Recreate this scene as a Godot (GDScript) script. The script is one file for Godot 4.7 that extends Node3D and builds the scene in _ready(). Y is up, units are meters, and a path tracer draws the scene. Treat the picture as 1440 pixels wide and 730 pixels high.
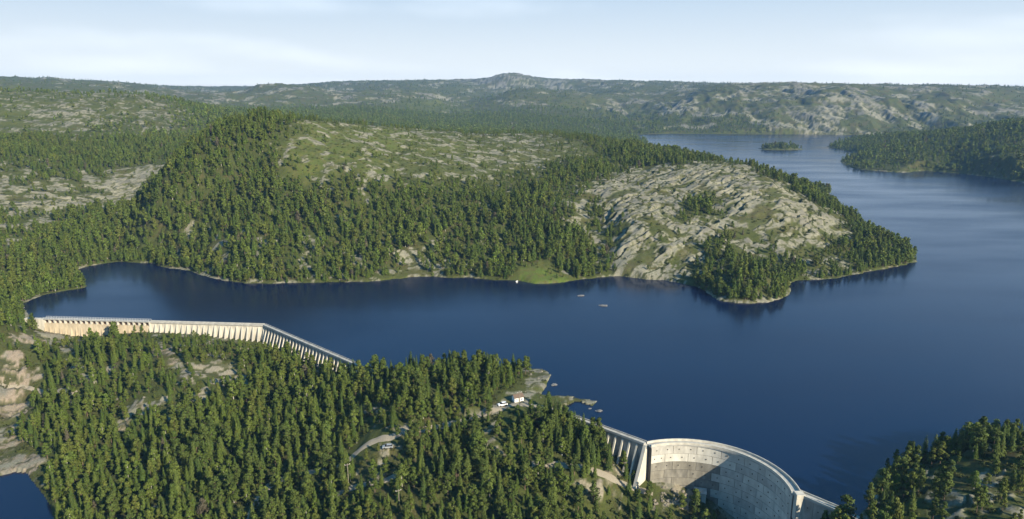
extends Node3D
# A hydropower reservoir among wooded granite hills: an arch dam and two buttress dams hold the lake.
# Level 0 is the lake surface; x runs right, -z runs up the valley.

# hill heights: x, height, z
var SPOT := PackedFloat64Array([
	344.3, 1, -590.9, 297.5, 1, -551.5, 229.3, 1, -518.7, 197.8, 1, -484, 160.6, 1, -456.6, 137.9, 1, -485.8, 114, 1, -516.7, 66.3, 1, -525, 
	31.5, 1, -506.6, -21.5, 1, -518.7, -69.5, 1, -529.2, -127, 1, -510.6, -214.8, 1, -514.6, -281, 1, -556.1, -340.7, 1, -563.3, -314, 1, -504.7, 
	-320.6, 1, -484, -312.6, 1, -436.3, 1320.9, 1, -2157.5, 1047.9, 1, -2259.2, 634.1, 1, -2295.3, 415.7, 1, -2277.1, 784.9, 1, -1087.5, 
	761.7, 1, -1209.8, 670.6, 1, -1220.4, 617.5, 1, -1275.8, 658.1, 1, -1431.3, 777.1, 1, -1666.8, 844.3, 1, -1887.4, 348.4, 1, -601.7, 
	357.7, 1, -684.9, 392.7, 1, -857.9, 438.6, 1, -973.1, 345, 1, -1060, 285, 1, -1320, 330, 1, -1750, -297.1, 58.2, -611.7, -288.5, 73.3, -643.3, 
	-274.4, 91.1, -676.5, -256.9, 100.8, -704.6, -240.7, 105.9, -741.9, -217.5, 105.2, -790.6, -195.2, 101.2, -827.3, -148.6, 92.3, -887.6, 
	-93.3, 82.8, -945.4, -19.7, 75.6, -999.8, 51.8, 72.5, -1048.7, 106.2, 68.7, -1074.8, 160.1, 57.9, -1078.2, 210.3, 48.9, -1059.3, 
	236.6, 49.8, -971.6, -194.6, 90.9, -729.5, -131.3, 76.1, -779, -56.6, 65.3, -813, 25.4, 56.9, -849.6, -147.8, 70.1, -674, -83.4, 58.9, -695, 
	-14.3, 44.4, -714.9, 59.1, 46.5, -737.6, 115.5, 53.6, -892.6, -201.2, 81.3, -675.7, -133.1, 37, -597.4, -124.3, 16.4, -551.2, -73.8, 35.3, -607.5, 
	-69.5, 16.1, -565.7, -12.3, 29.5, -604.9, -11.6, 13.3, -564.9, 43.2, 28.9, -608.5, 40.4, 13.6, -563.6, -239.6, 61.2, -647.1, -211.8, 25.8, -561.4, 
	-181.7, 36.9, -598, -168.1, 17.4, -546.7, -264.5, 51.1, -626.4, -246.1, 23.2, -574.5, -279.8, 36, -603.3, -271.6, 13.1, -579.5, -330, 70, -950, 
	-200, 80, -1050, -60, 60, -1250, 100, 50, -1300, 200, 30, -1350, -350, 45, -1300, -150, 45, -1600, 100, 30, -1700, 250, 15, -1700, 148, 48, -823.4, 
	171.1, 52, -816.8, 230.2, 56, -825.3, 270, 54, -820.9, 297.9, 46, -805.4, 309.4, 35, -751, 317.7, 24, -706.5, 329.8, 15, -676.7, 330.7, 7, -622.1, 
	92.6, 19, -566, 100.6, 33, -620.7, 125, 42, -690.9, 126.2, 20, -561.3, 138.3, 33, -620.7, 165.7, 22, -580.2, 181.4, 36, -641.3, 198.3, 47, -705.8, 
	197.3, 13, -566.3, 211.7, 34, -614.9, 234.6, 46, -687.2, 245.1, 33, -620.7, 231.2, 16, -580, 269.8, 21, -616.6, 253.4, 11, -575.2, 293.8, 9, -598.1, 
	76, 12, -570.7, 83.1, 25, -629.6, 90.3, 42, -690.9, 156.7, 9, -472.2, 177.7, 8, -475.8, 171.1, 10, -518.6, -336.6, 1.3, -447.5, -359, 6.6, -480.8, 
	-381.1, 13.8, -514.1, -351.9, -0.9, -498.3, -420.2, 23.6, -572.3, -360.3, 4.6, -528.9, -382.2, 14.2, -574.5, -365.4, 11.8, -585.3, 
	-352.4, 10.7, -604.8, -324.2, 9.1, -597.7, -439, 26.8, -656.8, -482, 35.8, -663.4, -415, 25.6, -683.9, -383.1, 26.1, -702.3, -376.1, 31.3, -739.9, 
	-559.9, 56.8, -779.8, -515.4, 51, -833.5, -462.2, 50.9, -875.5, -446.8, 59.3, -928, -683, 84.6, -962.2, -625.5, 84, -1024.1, -555.8, 84.8, -1086, 
	-506.4, 79.7, -1142.8, -486.9, 74.1, -1205.4, -860.7, 136.4, -1228.5, -811, 132.7, -1261.9, -747.2, 132.5, -1300.6, -655.6, 126.4, -1293.3, 
	-615.3, 117.5, -1313, -582.4, 96.4, -1382.3, -969.2, 136.7, -1144.9, -750.2, 77.1, -871.6, -542.1, 33.9, -615.3, -428.7, 8.2, -475.2, 
	-1100, 95, -1700, -800, 95, -1750, -600, 80, -1800, -785.6, 71.3, -2055, -688.1, 70.8, -2194.7, -505.7, 66.1, -2346.1, -280.7, 46.6, -2383.5, 
	-45.2, 32.1, -2299.6, 180.7, 16.9, -2292.9, 314.6, 4.4, -2278.4, -2576.2, 181.5, -3689.6, -2373, 183, -3823.5, -2135.9, 166.6, -4074.1, 
	-1977.9, 147.5, -4153.1, -1736.6, 131.8, -4151.4, -1658.5, 144, -4610.8, -1101.6, 164.4, -4363.1, -660.2, 163.8, -4249, -348.4, 173.5, -4486.5, 
	-205, 179.5, -4695.5, -92, 211.2, -4749.1, 9.2, 224.6, -4750, 101.3, 202.3, -4748.9, 205, 179.5, -4695.5, 348.4, 173.5, -4486.5, 
	740.2, 167.7, -4235.8, 886.1, 143.3, -3798, 1003.6, 149.8, -3561.3, 1155.5, 152.2, -3303.8, 1361.9, 151.5, -3115.3, 1603.7, 136.8, -3111, 
	1880.9, 136.9, -3069.6, 2124, 122.6, -3029.6, 2343.8, 112.7, -2863, -1636.8, 146.9, -2514.1, -1354.9, 127.1, -2676.6, -1099.7, 101.6, -2683.4, 
	-894.1, 99, -2863.7, -650.6, 96.6, -3031, -372.1, 94.5, -3178.3, -58.7, 62.7, -2999.4, 237.9, 67.5, -3040.7, 651.2, 73.8, -2774.6, 
	755.3, 66.4, -2571.4, 935.7, 78.3, -2585.9, 1039.9, 69.3, -2470, 1228.5, 69.5, -2460.3, 1419.4, 59.3, -2413.6, 1731.1, 46.3, -2450.2, 
	-52.9, 49.7, -2699.5, 203.5, 40.9, -2592, 444.2, 27, -2511, 578.6, 29.6, -2452.7, 707.1, 32.1, -2397.9, 881.7, 33.8, -2360.7, 1088.6, 29.6, -2305.9, 
	1338.6, 20.9, -2344.8, 67.1, 133.2, -3449.3, -99.4, 101.1, -3398.5, -253.4, 65.8, -3240.1, 271.8, 119.9, -3489.4, 446.9, 83.9, -3269.6, 
	549.3, 41.4, -2949.3, -1113, 158.8, -3371, -1197, 124.4, -3235.7, -919.7, 136.6, -3377, 828, 131.1, -3039.2, 1222.2, 145.1, -2794.4, 
	76.8, 92, -3949.3, -153.5, 95, -3947, 344.4, 100, -3935, -1237.4, 105, -3856.3, -1400.6, 105, -3693.3, -1015.8, 110, -3868.9, -4014.7, 120, -5734.3, 
	-2909.7, 130, -6366.6, -1464.3, 130, -6845.1, 0, 140, -7000, 1838.9, 130, -6754.1, 3206.7, 120, -6222.3, 4014.7, 110, -5734.3, 
	-5448.5, 100, -7782.3, -1987.3, 100, -9289.8, 2495.7, 100, -9166.3, 5448.5, 100, -7782.3, 716.1, 14, -1385.9, 777.7, 24.5, -1375.4, 
	827.5, 33.1, -1369.4, 885.1, 47.3, -1356.9, 954.6, 66.4, -1345.8, 1019.6, 84.1, -1297.3, 724.9, 17.2, -1255.8, 776.7, 22.6, -1200.7, 
	826.6, 31.6, -1154.6, 758.8, 22.1, -1055.6, 841.3, 32.5, -1055.8, 890.3, 10, -1876.3, 931.7, 22, -1832.2, 983.9, 24, -1828.8, 1250, 60, -1750, 
	1500, 40, -2000, 1700, 60, -1900, -287.2, -6, -412.4, -283.7, 4, -384.2, -279.9, 2, -366.7, -267, -9, -414.4, -223.2, -4, -406.8, 
	-178.6, -6, -402.3, -147.2, -8.5, -396.9, -120.5, -8.5, -377.6, -92.7, -6, -346.1, -75.6, -2, -327.7, -67, 1, -329.6, -55.4, 2, -322.8, 
	-27.8, 3, -324.8, 0, 2.5, -321.6, 13.5, 2, -314.3, 1.6, 3.5, -297.5, -9.4, 2, -287.6, -24.5, 0, -281.4, -37.9, 5, -292, -47.8, 2, -274.1, 
	-59.1, 1, -304.5, -235.6, -6, -355.8, -193.6, -3, -348.5, -164.5, -4, -341.4, -141.2, -10, -346.2, -115, -12, -333, -204.8, -12, -333, 
	-243.4, -16, -341.8, -261.6, -17, -344, -234.3, -20, -303.4, -217.6, -21, -285.6, -198.1, -20, -290.1, -176.7, -22, -259, -167.4, -15, -293.9, 
	-147.9, -19, -254.2, -129.1, -14, -279.2, -114, -17, -241.3, -97.8, -13, -277.4, -85.7, -15, -238.3, -76.4, -7, -292, -63, -9, -258.7, 
	-58.2, -13, -235.2, -34.7, -5, -262.9, -31.3, -11, -232.1, -5.8, -4, -261.1, -5.3, -12, -233.7, 18.2, 0, -278.1, 30.3, -1.5, -277.8, 17.2, -6, -259, 
	21.4, -15, -238.3, 35.8, -3.5, -272.1, 37, -9.5, -256.9, 49.5, -13, -262.9, 35.5, -18, -242.9, 59.6, -16, -254.5, 62.5, -20, -241.3, 
	76.1, -20.5, -256.6, 81.5, -24, -249.7, 91.2, -28, -243.9, 102.1, -22, -237.4, 103.8, -9, -212.4, 109.2, -4, -215.1, 114, 2.5, -201.5, 
	126, 5, -207.5, 136.9, 8, -215.4, 152.7, 11, -226.4, 170.7, 13, -235.4, 190.4, 14, -241.7, 129.9, 6, -198.2, 144.9, 11, -198.3, 165.1, 14, -205.6, 
	146.9, 14, -179.6, 219.9, 14, -238.9, 182.9, 14, -193.7, 125.7, 9, -173.8, 91.5, -10, -182.8, 41.9, -24, -199.8, -26.6, -16, -190.1, 
	-96.5, -22, -197.4, -169.5, -26, -202.3, -266.3, -10, -297.9, -288.2, 5, -329, 138, 2, -240, 165, 3, -250, 200, 3, -257, 250, 4, -257, 330, 4, -245, 
	118, 1, -216, 
])
# ground cover: x, z, how wooded, how rocky, how grassy
var COVER := PackedFloat64Array([
	-211, -313, 1, 0.1, 0.3, -160, -279, 1, 0.1, 0.3, -138, -302, 1, 0.1, 0.3, -118, -250, 1, 0.1, 0.3, -106, -303, 1, 0.1, 0.3, -99, -342, 1, 0.1, 0.3, 
	-67, -277, 0.8, 0.2, 0.3, -32, -240, 1, 0.15, 0.3, -32, -298, 1, 0.15, 0.4, -7, -327, 1, 0.2, 0.4, -74, -246, 1, 0.1, 0.4, -56, -328, 1, 0.1, 0.3, 
	24, -279, 1, 0.15, 0.3, 40, -279, 1, 0.15, 0.3, -5, -241, 1, 0.15, 0.3, 22, -244, 0.95, 0.15, 0.3, -174, -259, 1, 0.1, 0.4, 
	-125, -366, 0.95, 0.15, 0.3, -154, -394, 0.8, 0.3, 0.4, -181, -407, 0.7, 0.4, 0.5, -224, -408, 0.55, 0.5, 0.5, -35, -267, 1, 0.15, 0.3, 
	-20, -255, 0.95, 0.15, 0.3, -183, -367, 0.55, 0.5, 0.4, -159, -355, 0.3, 0.6, 0.4, -188, -337, 0.5, 0.5, 0.4, -223, -368, 0.85, 0.25, 0.4, 
	-166, -320, 0.5, 0.5, 0.3, -226, -338, 0.45, 0.6, 0.5, -275, -382, 0.05, 1, 0.3, -266, -352, 0.02, 1, 0.1, -246, -318, 0.03, 1, 0.1, 
	-220, -289, 0.15, 0.7, 0.5, -262, -374, 0.85, 0.25, 0.4, -245, -351, 0.6, 0.4, 0.4, -231, -328, 1, 0.1, 0.3, -224, -307, 0.9, 0.15, 0.3, 
	-280, -410, 0.1, 1, 0.2, -283, -374, 0.6, 0.4, 0.5, -299, -407, 0.8, 0.3, 0.5, -284, -385, 0.6, 0.5, 0.5, 6, -269, 0.85, 0.2, 0.4, 
	-6, -278, 0.6, 0.35, 0.5, 17, -256, 0.85, 0.25, 0.4, 40, -256, 0.2, 0.9, 0.2, 35, -265, 1, 0.1, 0.3, 45, -269, 1, 0.1, 0.3, 
	60, -259, 0.08, 0.9, 0.5, 50, -246, 0.7, 0.3, 0.4, 72, -247, 0.7, 0.3, 0.4, -63, -275, 0.2, 0.7, 0.4, -54, -249, 0.5, 0.4, 0.4, 
	5, -297, 0.15, 0.6, 0.5, 92, -254, 0.2, 0.6, 0.4, 69, -258, 0.1, 0.9, 0.3, 139, -215, 0.45, 0.4, 0.4, 170, -227, 0.6, 0.3, 0.4, 
	150, -203, 0.4, 0.5, 0.4, 157, -194, 0.3, 0.55, 0.4, 129, -213, 0.5, 0.5, 0.4, 153, -223, 0.5, 0.35, 0.4, 163, -210, 0.5, 0.35, 0.4, 
	120, -208, 0.8, 0.4, 0.3, -271, -576, 1, 0.34, 0.3, -206, -544, 1, 0.34, 0.3, -152, -550, 1, 0.34, 0.3, -98, -566, 1, 0.34, 0.3, 
	-42, -583, 1, 0.34, 0.3, 18, -583, 1, 0.1, 0.3, 46, -555, 1, 0.15, 0.3, -239, -647, 1, 0.1, 0.3, -260, -612, 1, 0.1, 0.3, -165, -606, 0.9, 0.2, 0.3, 
	-105, -612, 0.8, 0.25, 0.3, -288, -608, 1, 0.1, 0.3, -44, -629, 0.7, 0.3, 0.4, 19, -641, 0.95, 0.1, 0.3, -14, -684, 0.55, 0.35, 0.5, 
	-41, -533, 0.7, 0.35, 0.4, 21, -517, 0.02, 0.02, 1, 8, -524, 0.08, 0.02, 1, 35, -514, 0.1, 0.02, 1, 11, -545, 1, 0.1, 0.3, 39, -541, 1, 0.1, 0.3, 
	-5, -530, 0.9, 0.2, 0.3, 61, -541, 0.85, 0.2, 0.4, -240, -558, 0.7, 0.45, 0.3, -182, -555, 1, 0.34, 0.3, -79, -526, 0.35, 0.8, 0.3, 
	-198, -741, 0.1, 0.46, 0.85, -163, -750, 0.12, 0.5, 0.85, -131, -779, 0.14, 0.52, 0.8, -101, -850, 0.12, 0.54, 0.75, -18, -890, 0.15, 0.54, 0.55, 
	26, -875, 0.2, 0.52, 0.55, -180, -667, 0.14, 0.4, 0.8, -134, -671, 0.14, 0.45, 0.8, -85, -710, 0.2, 0.4, 0.6, 74, -938, 0.22, 0.4, 0.5, 
	129, -1004, 0.5, 0.35, 0.4, 171, -959, 1, 0.1, 0.3, 206, -900, 1, 0.1, 0.3, 80, -805, 0.65, 0.2, 0.4, -30, -754, 0.22, 0.4, 0.6, 
	-228, -725, 0.35, 0.3, 0.6, -244, -729, 0.9, 0.1, 0.5, -265, -687, 1, 0.1, 0.3, -205, -690, 0.15, 0.4, 0.8, -141, -637, 0.5, 0.3, 0.5, 
	-78, -646, 0.6, 0.3, 0.5, -68, -864, 0.08, 0.6, 0.7, -135, -854, 0.12, 0.52, 0.8, 0, -988, 0.15, 0.55, 0.55, 111, -692, 0.05, 1, 0.4, 
	96, -631, 0.06, 1, 0.4, 103, -558, 0.06, 1, 0.4, 99, -534, 0.04, 1, 0.3, 138, -621, 0.08, 0.95, 0.4, 179, -685, 0.04, 1, 0.4, 
	220, -731, 0.03, 1, 0.4, 211, -653, 0.03, 1, 0.4, 249, -689, 0.03, 1, 0.4, 225, -617, 0.04, 1, 0.4, 257, -636, 0.04, 1, 0.4, 
	273, -624, 0.06, 0.95, 0.4, 155, -738, 0.05, 1, 0.4, 200, -768, 0.04, 1, 0.4, 169, -594, 0.1, 0.9, 0.4, 289, -617, 0.25, 0.8, 0.4, 
	171, -639, 0.75, 0.3, 0.5, 151, -623, 0.5, 0.5, 0.5, 123, -573, 0.4, 0.6, 0.5, 128, -539, 0.1, 0.95, 0.3, 168, -507, 0.95, 0.25, 0.3, 
	151, -523, 0.7, 0.45, 0.4, 165, -467, 0.85, 0.3, 0.4, 208, -530, 0.75, 0.35, 0.4, 246, -556, 0.5, 0.45, 0.5, 289, -586, 0.75, 0.2, 0.4, 
	317, -595, 1, 0.15, 0.3, 272, -550, 0.5, 0.5, 0.5, 319, -625, 1, 0.1, 0.3, 375, -844, 1, 0.1, 0.3, 309, -740, 0.9, 0.1, 0.3, 
	279, -754, 0.5, 0.4, 0.4, 225, -579, 0.3, 0.7, 0.4, 73, -599, 0.6, 0.6, 0.4, 72, -643, 0.5, 0.6, 0.4, 193, -570, 0.3, 0.65, 0.4, 
	171, -557, 0.6, 0.5, 0.4, -360, -482, 0.95, 0.15, 0.4, -367, -541, 0.95, 0.15, 0.4, -366, -576, 0.9, 0.2, 0.4, -347, -594, 1, 0.1, 0.3, 
	-318, -600, 1, 0.1, 0.3, -411, -583, 0.6, 0.4, 0.4, -479, -722, 0.25, 0.8, 0.4, -443, -720, 0.25, 0.85, 0.4, -437, -793, 0.15, 0.9, 0.4, 
	-420, -824, 0.25, 0.85, 0.4, -482, -683, 0.25, 0.85, 0.4, -390, -652, 0.75, 0.35, 0.4, -530, -792, 0.55, 0.35, 0.6, -526, -750, 0.45, 0.5, 0.5, 
	-523, -876, 0.9, 0.1, 0.4, -480, -931, 0.9, 0.15, 0.4, -594, -894, 0.85, 0.2, 0.4, -571, -1016, 0.6, 0.4, 0.4, -660, -1084, 0.25, 0.75, 0.5, 
	-733, -1085, 0.3, 0.55, 0.7, -674, -1039, 0.3, 0.6, 0.6, -664, -1193, 0.3, 0.55, 0.6, -600, -1179, 0.35, 0.6, 0.5, -561, -1166, 0.45, 0.6, 0.4, 
	-543, -1231, 0.6, 0.5, 0.4, -798, -1186, 0.35, 0.45, 0.6, -521, -1233, 0.9, 0.2, 0.3, -470, -1012, 0.95, 0.1, 0.3, -582, -1523, 0.95, 0.1, 0.3, 
	-571, -2156, 0.95, 0.1, 0.3, -273, -2320, 0.95, 0.1, 0.3, -44, -2214, 0.95, 0.1, 0.3, 176, -2229, 0.95, 0.1, 0.3, 310, -2242, 0.95, 0.1, 0.3, 
	-1681, -2792, 0.25, 0.5, 0.4, -1119, -2945, 0.2, 0.75, 0.3, -879, -3114, 0.25, 0.65, 0.3, -652, -3035, 0.3, 0.7, 0.3, -546, -3294, 0.35, 0.6, 0.3, 
	-336, -2866, 0.5, 0.4, 0.8, -277, -4066, 0.4, 0.45, 0.5, 0, -4614, 0, 1, 0.3, -63, -3243, 0.5, 0.4, 0.4, 122, -3132, 0.4, 0.5, 0.4, 
	216, -2761, 0.95, 0.1, 0.3, 0, -2550, 0.95, 0.1, 0.3, 423, -3337, 0.3, 0.5, 0.4, 454, -2566, 0.85, 0.25, 0.3, 702, -3126, 0.25, 0.6, 0.3, 
	728, -2658, 0.12, 0.95, 0.3, 860, -2668, 0.3, 0.75, 0.3, 756, -2327, 0.7, 0.45, 0.3, 650, -2358, 0.7, 0.45, 0.3, 935, -2379, 0.2, 0.9, 0.3, 
	1117, -2541, 0.1, 0.95, 0.3, 1242, -2543, 0.1, 1, 0.3, 1101, -2334, 0.35, 0.7, 0.3, 1393, -2544, 0.3, 0.7, 0.3, 1666, -2710, 0.3, 0.6, 0.3, 
	1744, -2623, 0.3, 0.65, 0.3, 1346, -2359, 0.6, 0.4, 0.3, 1521, -2274, 0.6, 0.4, 0.3, 1921, -2731, 0.3, 0.6, 0.3, 599, -2543, 0.6, 0.5, 0.3, 
	994, -2680, 0.25, 0.75, 0.3, 674, -1301, 1, 0.1, 0.3, 732, -1269, 1, 0.1, 0.3, 818, -1211, 1, 0.1, 0.3, 807, -1122, 1, 0.1, 0.3, 
	810, -1703, 0.95, 0.15, 0.4, 847, -1585, 0.95, 0.15, 0.4, 913, -1284, 1, 0.1, 0.3, 27, -299, 0.02, 1, 0.3, 34, -299, 0.02, 1, 0.3, 
])
var LAKE := PackedVector2Array([
	Vector2(-296.7, -421.9), Vector2(-150.2, -410.3), Vector2(-76.2, -343.1), Vector2(-63.3, -338.3), Vector2(-43.7, -341.2), Vector2(-22.1, -345),
	Vector2(0, -345), Vector2(16.4, -342.1), Vector2(20.1, -334.6), Vector2(16.5, -320.6), Vector2(12.7, -309.9), Vector2(18.5, -306.7),
	Vector2(26.5, -307.5), Vector2(34.7, -305.9), Vector2(40.3, -303.6), Vector2(36.1, -298.3), Vector2(28.2, -296.1), Vector2(22.3, -294.6),
	Vector2(17.9, -294.6), Vector2(20.6, -292.5), Vector2(53.4, -263.1), Vector2(65.3, -264.9), Vector2(75.3, -264.3), Vector2(84.4, -260.7),
	Vector2(91.9, -255.5), Vector2(97.5, -248.9), Vector2(101.1, -240), Vector2(102.1, -232.2), Vector2(102.2, -226.6), Vector2(109.7, -219.9),
	Vector2(114.2, -213.6), Vector2(124, -222), Vector2(138, -243), Vector2(165, -255), Vector2(200, -262), Vector2(250, -262),
	Vector2(330, -250), Vector2(450, -260), Vector2(700, -330), Vector2(1000, -520), Vector2(784.9, -1087.5), Vector2(782.7, -1150.2),
	Vector2(761.7, -1209.8), Vector2(725.7, -1253.1), Vector2(670.6, -1220.4), Vector2(645, -1242), Vector2(617.5, -1275.8), Vector2(632.5, -1362.2),
	Vector2(658.1, -1431.3), Vector2(774, -1574.5), Vector2(777.1, -1666.8), Vector2(775.3, -1770.4), Vector2(844.3, -1887.4), Vector2(988.8, -2020.7),
	Vector2(1162.8, -2064.3), Vector2(1320.9, -2157.5), Vector2(1254.3, -2190.4), Vector2(1047.9, -2259.2), Vector2(853.8, -2277.1), Vector2(634.1, -2295.3),
	Vector2(502.2, -2313.8), Vector2(415.7, -2277.1), Vector2(359.5, -2207.2), Vector2(380, -2000), Vector2(330, -1750), Vector2(300, -1500),
	Vector2(285, -1320), Vector2(300, -1180), Vector2(345, -1060), Vector2(448.4, -1038.7), Vector2(438.6, -973.1), Vector2(405.9, -915.1),
	Vector2(392.7, -857.9), Vector2(373.1, -770.8), Vector2(357.7, -684.9), Vector2(351.1, -630.1), Vector2(348.4, -601.7), Vector2(339, -578),
	Vector2(320.9, -563.3), Vector2(297.5, -551.5), Vector2(269.6, -535.7), Vector2(246.4, -520.8), Vector2(229.3, -518.7), Vector2(210.6, -514.6),
	Vector2(201.9, -498.9), Vector2(197.8, -484), Vector2(185.4, -468.2), Vector2(174.2, -459.8), Vector2(160.6, -456.6), Vector2(146.8, -458.2),
	Vector2(140.5, -464.8), Vector2(137.9, -485.8), Vector2(132.5, -500.8), Vector2(126.1, -506.6), Vector2(114, -516.7), Vector2(95.4, -520.8),
	Vector2(83.7, -529.2), Vector2(66.3, -525), Vector2(53.7, -518.7), Vector2(42.5, -512.6), Vector2(31.5, -506.6), Vector2(17.3, -506.6),
	Vector2(3.7, -514.6), Vector2(-21.5, -518.7), Vector2(-32.6, -525), Vector2(-47.1, -522.9), Vector2(-69.5, -529.2), Vector2(-84.6, -520.8),
	Vector2(-104.6, -512.6), Vector2(-127, -510.6), Vector2(-168.7, -508.6), Vector2(-194.4, -506.6), Vector2(-214.8, -514.6), Vector2(-240.1, -531.4),
	Vector2(-259.6, -546.9), Vector2(-281, -556.1), Vector2(-299.6, -570.6), Vector2(-329.9, -575.5), Vector2(-340.7, -563.3), Vector2(-348.2, -551.5),
	Vector2(-332.2, -529.2), Vector2(-314, -504.7), Vector2(-305.4, -495.1), Vector2(-312.5, -493.2), Vector2(-320.6, -484), Vector2(-327.6, -476.8),
	Vector2(-327.9, -456.6), Vector2(-312.6, -436.3),
])
var POND := PackedVector2Array([
	Vector2(-239.3, -276.6), Vector2(-220.9, -276.6), Vector2(-216.3, -278.9), Vector2(-210.8, -278.9), Vector2(-201.1, -269.8), Vector2(-192.3, -261.7),
	Vector2(-183.9, -253), Vector2(-175.3, -242), Vector2(-165.3, -226.7), Vector2(-195.4, -218.7),
])

var APEX := Vector2(0, 40)              # the ground sheet is a fan of rings round this point, finer near and coarser far
const A0 := -0.82
const A1 := 0.82
const NA := 1040
const CS := 6                            # the smooth maps are worked out on every sixth ring and spoke
var ring := PackedFloat64Array()
var coarse := []                         # per coarse ring: [hill, shore, keep, wood, rock, green] per coarse spoke
var rowH := []
var rowN := []
var rowC := []
var rowM := []
var rowK := []                           # mossy joints in the bedrock
var tw := PackedFloat64Array()           # spline weights
var ta := PackedFloat64Array()
var tb := PackedFloat64Array()
var nz := {}
var R := RandomNumberGenerator.new()
var mats := {}
var names := {}

# ------------------------------------------------------------------ helpers
func srgb(r: float, g: float, b: float) -> Color:
	return Color(r, g, b).linear_to_srgb()

func mat(called: String, c: Color, rough := 0.9) -> StandardMaterial3D:
	var m := StandardMaterial3D.new()
	m.resource_name = called
	m.albedo_color = c
	m.roughness = rough
	m.metallic_specular = 0.3
	mats[called] = m
	return m

func noise(key: String, wave: float, octaves := 1, kind := FastNoiseLite.TYPE_SIMPLEX_SMOOTH) -> FastNoiseLite:
	var n := FastNoiseLite.new()
	n.noise_type = kind
	n.seed = 11 + nz.size() * 7
	n.frequency = 1.0 / wave
	n.fractal_type = FastNoiseLite.FRACTAL_FBM if octaves > 1 else FastNoiseLite.FRACTAL_NONE
	n.fractal_octaves = octaves
	nz[key] = n
	return n

func grain(called: String, wave: float, lo: float, hi: float, size := 512, octaves := 5) -> NoiseTexture2D:
	var n := FastNoiseLite.new()
	n.noise_type = FastNoiseLite.TYPE_SIMPLEX_SMOOTH
	n.seed = hash(called) % 1000
	n.frequency = 1.0 / wave
	n.fractal_octaves = octaves
	var t := NoiseTexture2D.new()
	t.width = size
	t.height = size
	t.seamless = true
	t.noise = n
	var g := Gradient.new()
	g.set_color(0, Color(lo, lo, lo))
	g.set_color(1, Color(hi, hi, hi))
	t.color_ramp = g
	return t

func numbered(called: String) -> String:
	names[called] = names.get(called, 0) + 1
	return called if names[called] == 1 else "%s_%03d" % [called, names[called] - 1]

func tag(o: Node, label := "", category := "", group := "", kind := "") -> Node:
	if label: o.set_meta("label", label)
	if category: o.set_meta("category", category)
	if group: o.set_meta("group", group)
	if kind: o.set_meta("kind", kind)
	return o

func thing(called: String, at: Vector3, turn: float, label: String, category: String, group := "") -> Node3D:
	var o := Node3D.new()
	o.name = numbered(called)
	add_child(o)
	o.position = at
	o.rotation.y = turn
	tag(o, label, category, group)
	return o

func put(called: String, mesh: Mesh, m: Material, parent: Node = self) -> MeshInstance3D:
	var o := MeshInstance3D.new()
	o.name = numbered(called) if parent == self else called
	o.mesh = mesh
	if m: o.material_override = m
	parent.add_child(o, true)
	return o

func tool() -> SurfaceTool:
	var st := SurfaceTool.new()
	st.begin(Mesh.PRIMITIVE_TRIANGLES)
	st.set_smooth_group(-1)
	return st

func quad(st: SurfaceTool, a: Vector3, b: Vector3, c: Vector3, d: Vector3) -> void:
	for v in [a, b, c, a, c, d]: st.add_vertex(v)

func done(st: SurfaceTool) -> ArrayMesh:
	st.generate_normals()
	return st.commit()

# a solid between two outlines with the same number of points (bottom and top rings)
func solid(st: SurfaceTool, lo: Array, hi: Array) -> void:
	var n := lo.size()
	for i in n:
		var j := (i + 1) % n
		quad(st, lo[i], hi[i], hi[j], lo[j])
	for i in range(1, n - 1):
		for v in [hi[0], hi[i], hi[i + 1], lo[0], lo[i + 1], lo[i]]: st.add_vertex(v)

func box(st: SurfaceTool, lo: Vector3, hi: Vector3, bev := 0.0) -> void:
	var f := func(y: float, e: float) -> Array:
		return [Vector3(lo.x + e, y, lo.z + e), Vector3(hi.x - e, y, lo.z + e), Vector3(hi.x - e, y, hi.z - e), Vector3(lo.x + e, y, hi.z - e)]
	if bev <= 0.0:
		solid(st, f.call(lo.y, 0.0), f.call(hi.y, 0.0))
		return
	solid(st, f.call(lo.y, 0.0), f.call(hi.y - bev, 0.0))
	solid(st, f.call(hi.y - bev, 0.0), f.call(hi.y, bev))

# a plank along a line on the plan, from height y0 to y1, o0 to o1 metres to its left side
func beam(st: SurfaceTool, a: Vector2, b: Vector2, o0: float, o1: float, y0: float, y1: float) -> void:
	var d := (b - a).normalized()
	var n := Vector2(d.y, -d.x)
	var p := [a + n * o0, b + n * o0, b + n * o1, a + n * o1]
	var lo := []
	var hi := []
	for q in p:
		lo.append(Vector3(q.x, y0, q.y))
		hi.append(Vector3(q.x, y1, q.y))
	solid(st, lo, hi)

func tube(st: SurfaceTool, a: Vector3, b: Vector3, ra: float, rb: float, n := 6) -> void:
	var d := (b - a).normalized()
	var u := d.cross(Vector3(0.31, 0.2, 0.93)).normalized()
	var w := d.cross(u)
	var lo := []
	var hi := []
	for k in n:
		var q := u * cos(TAU * k / n) + w * sin(TAU * k / n)
		lo.append(a + q * ra)
		hi.append(b + q * rb)
	solid(st, lo, hi)

# ------------------------------------------------------------------ the lie of the land
func make_rings() -> void:
	var r := 185.0
	while r < 5900.0:
		ring.append(r)
		if r < 420: r += 1.35
		elif r < 560: r += 1.6
		elif r < 940: r += 1.1
		elif r < 1500: r += 2.0 + (r - 940) * 0.005
		elif r < 2500: r += 7.0
		elif r < 3800: r += 10.0
		else: r *= 1.012
	while (ring.size() - 1) % CS: ring.append(ring[-1] * 1.012)

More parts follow.
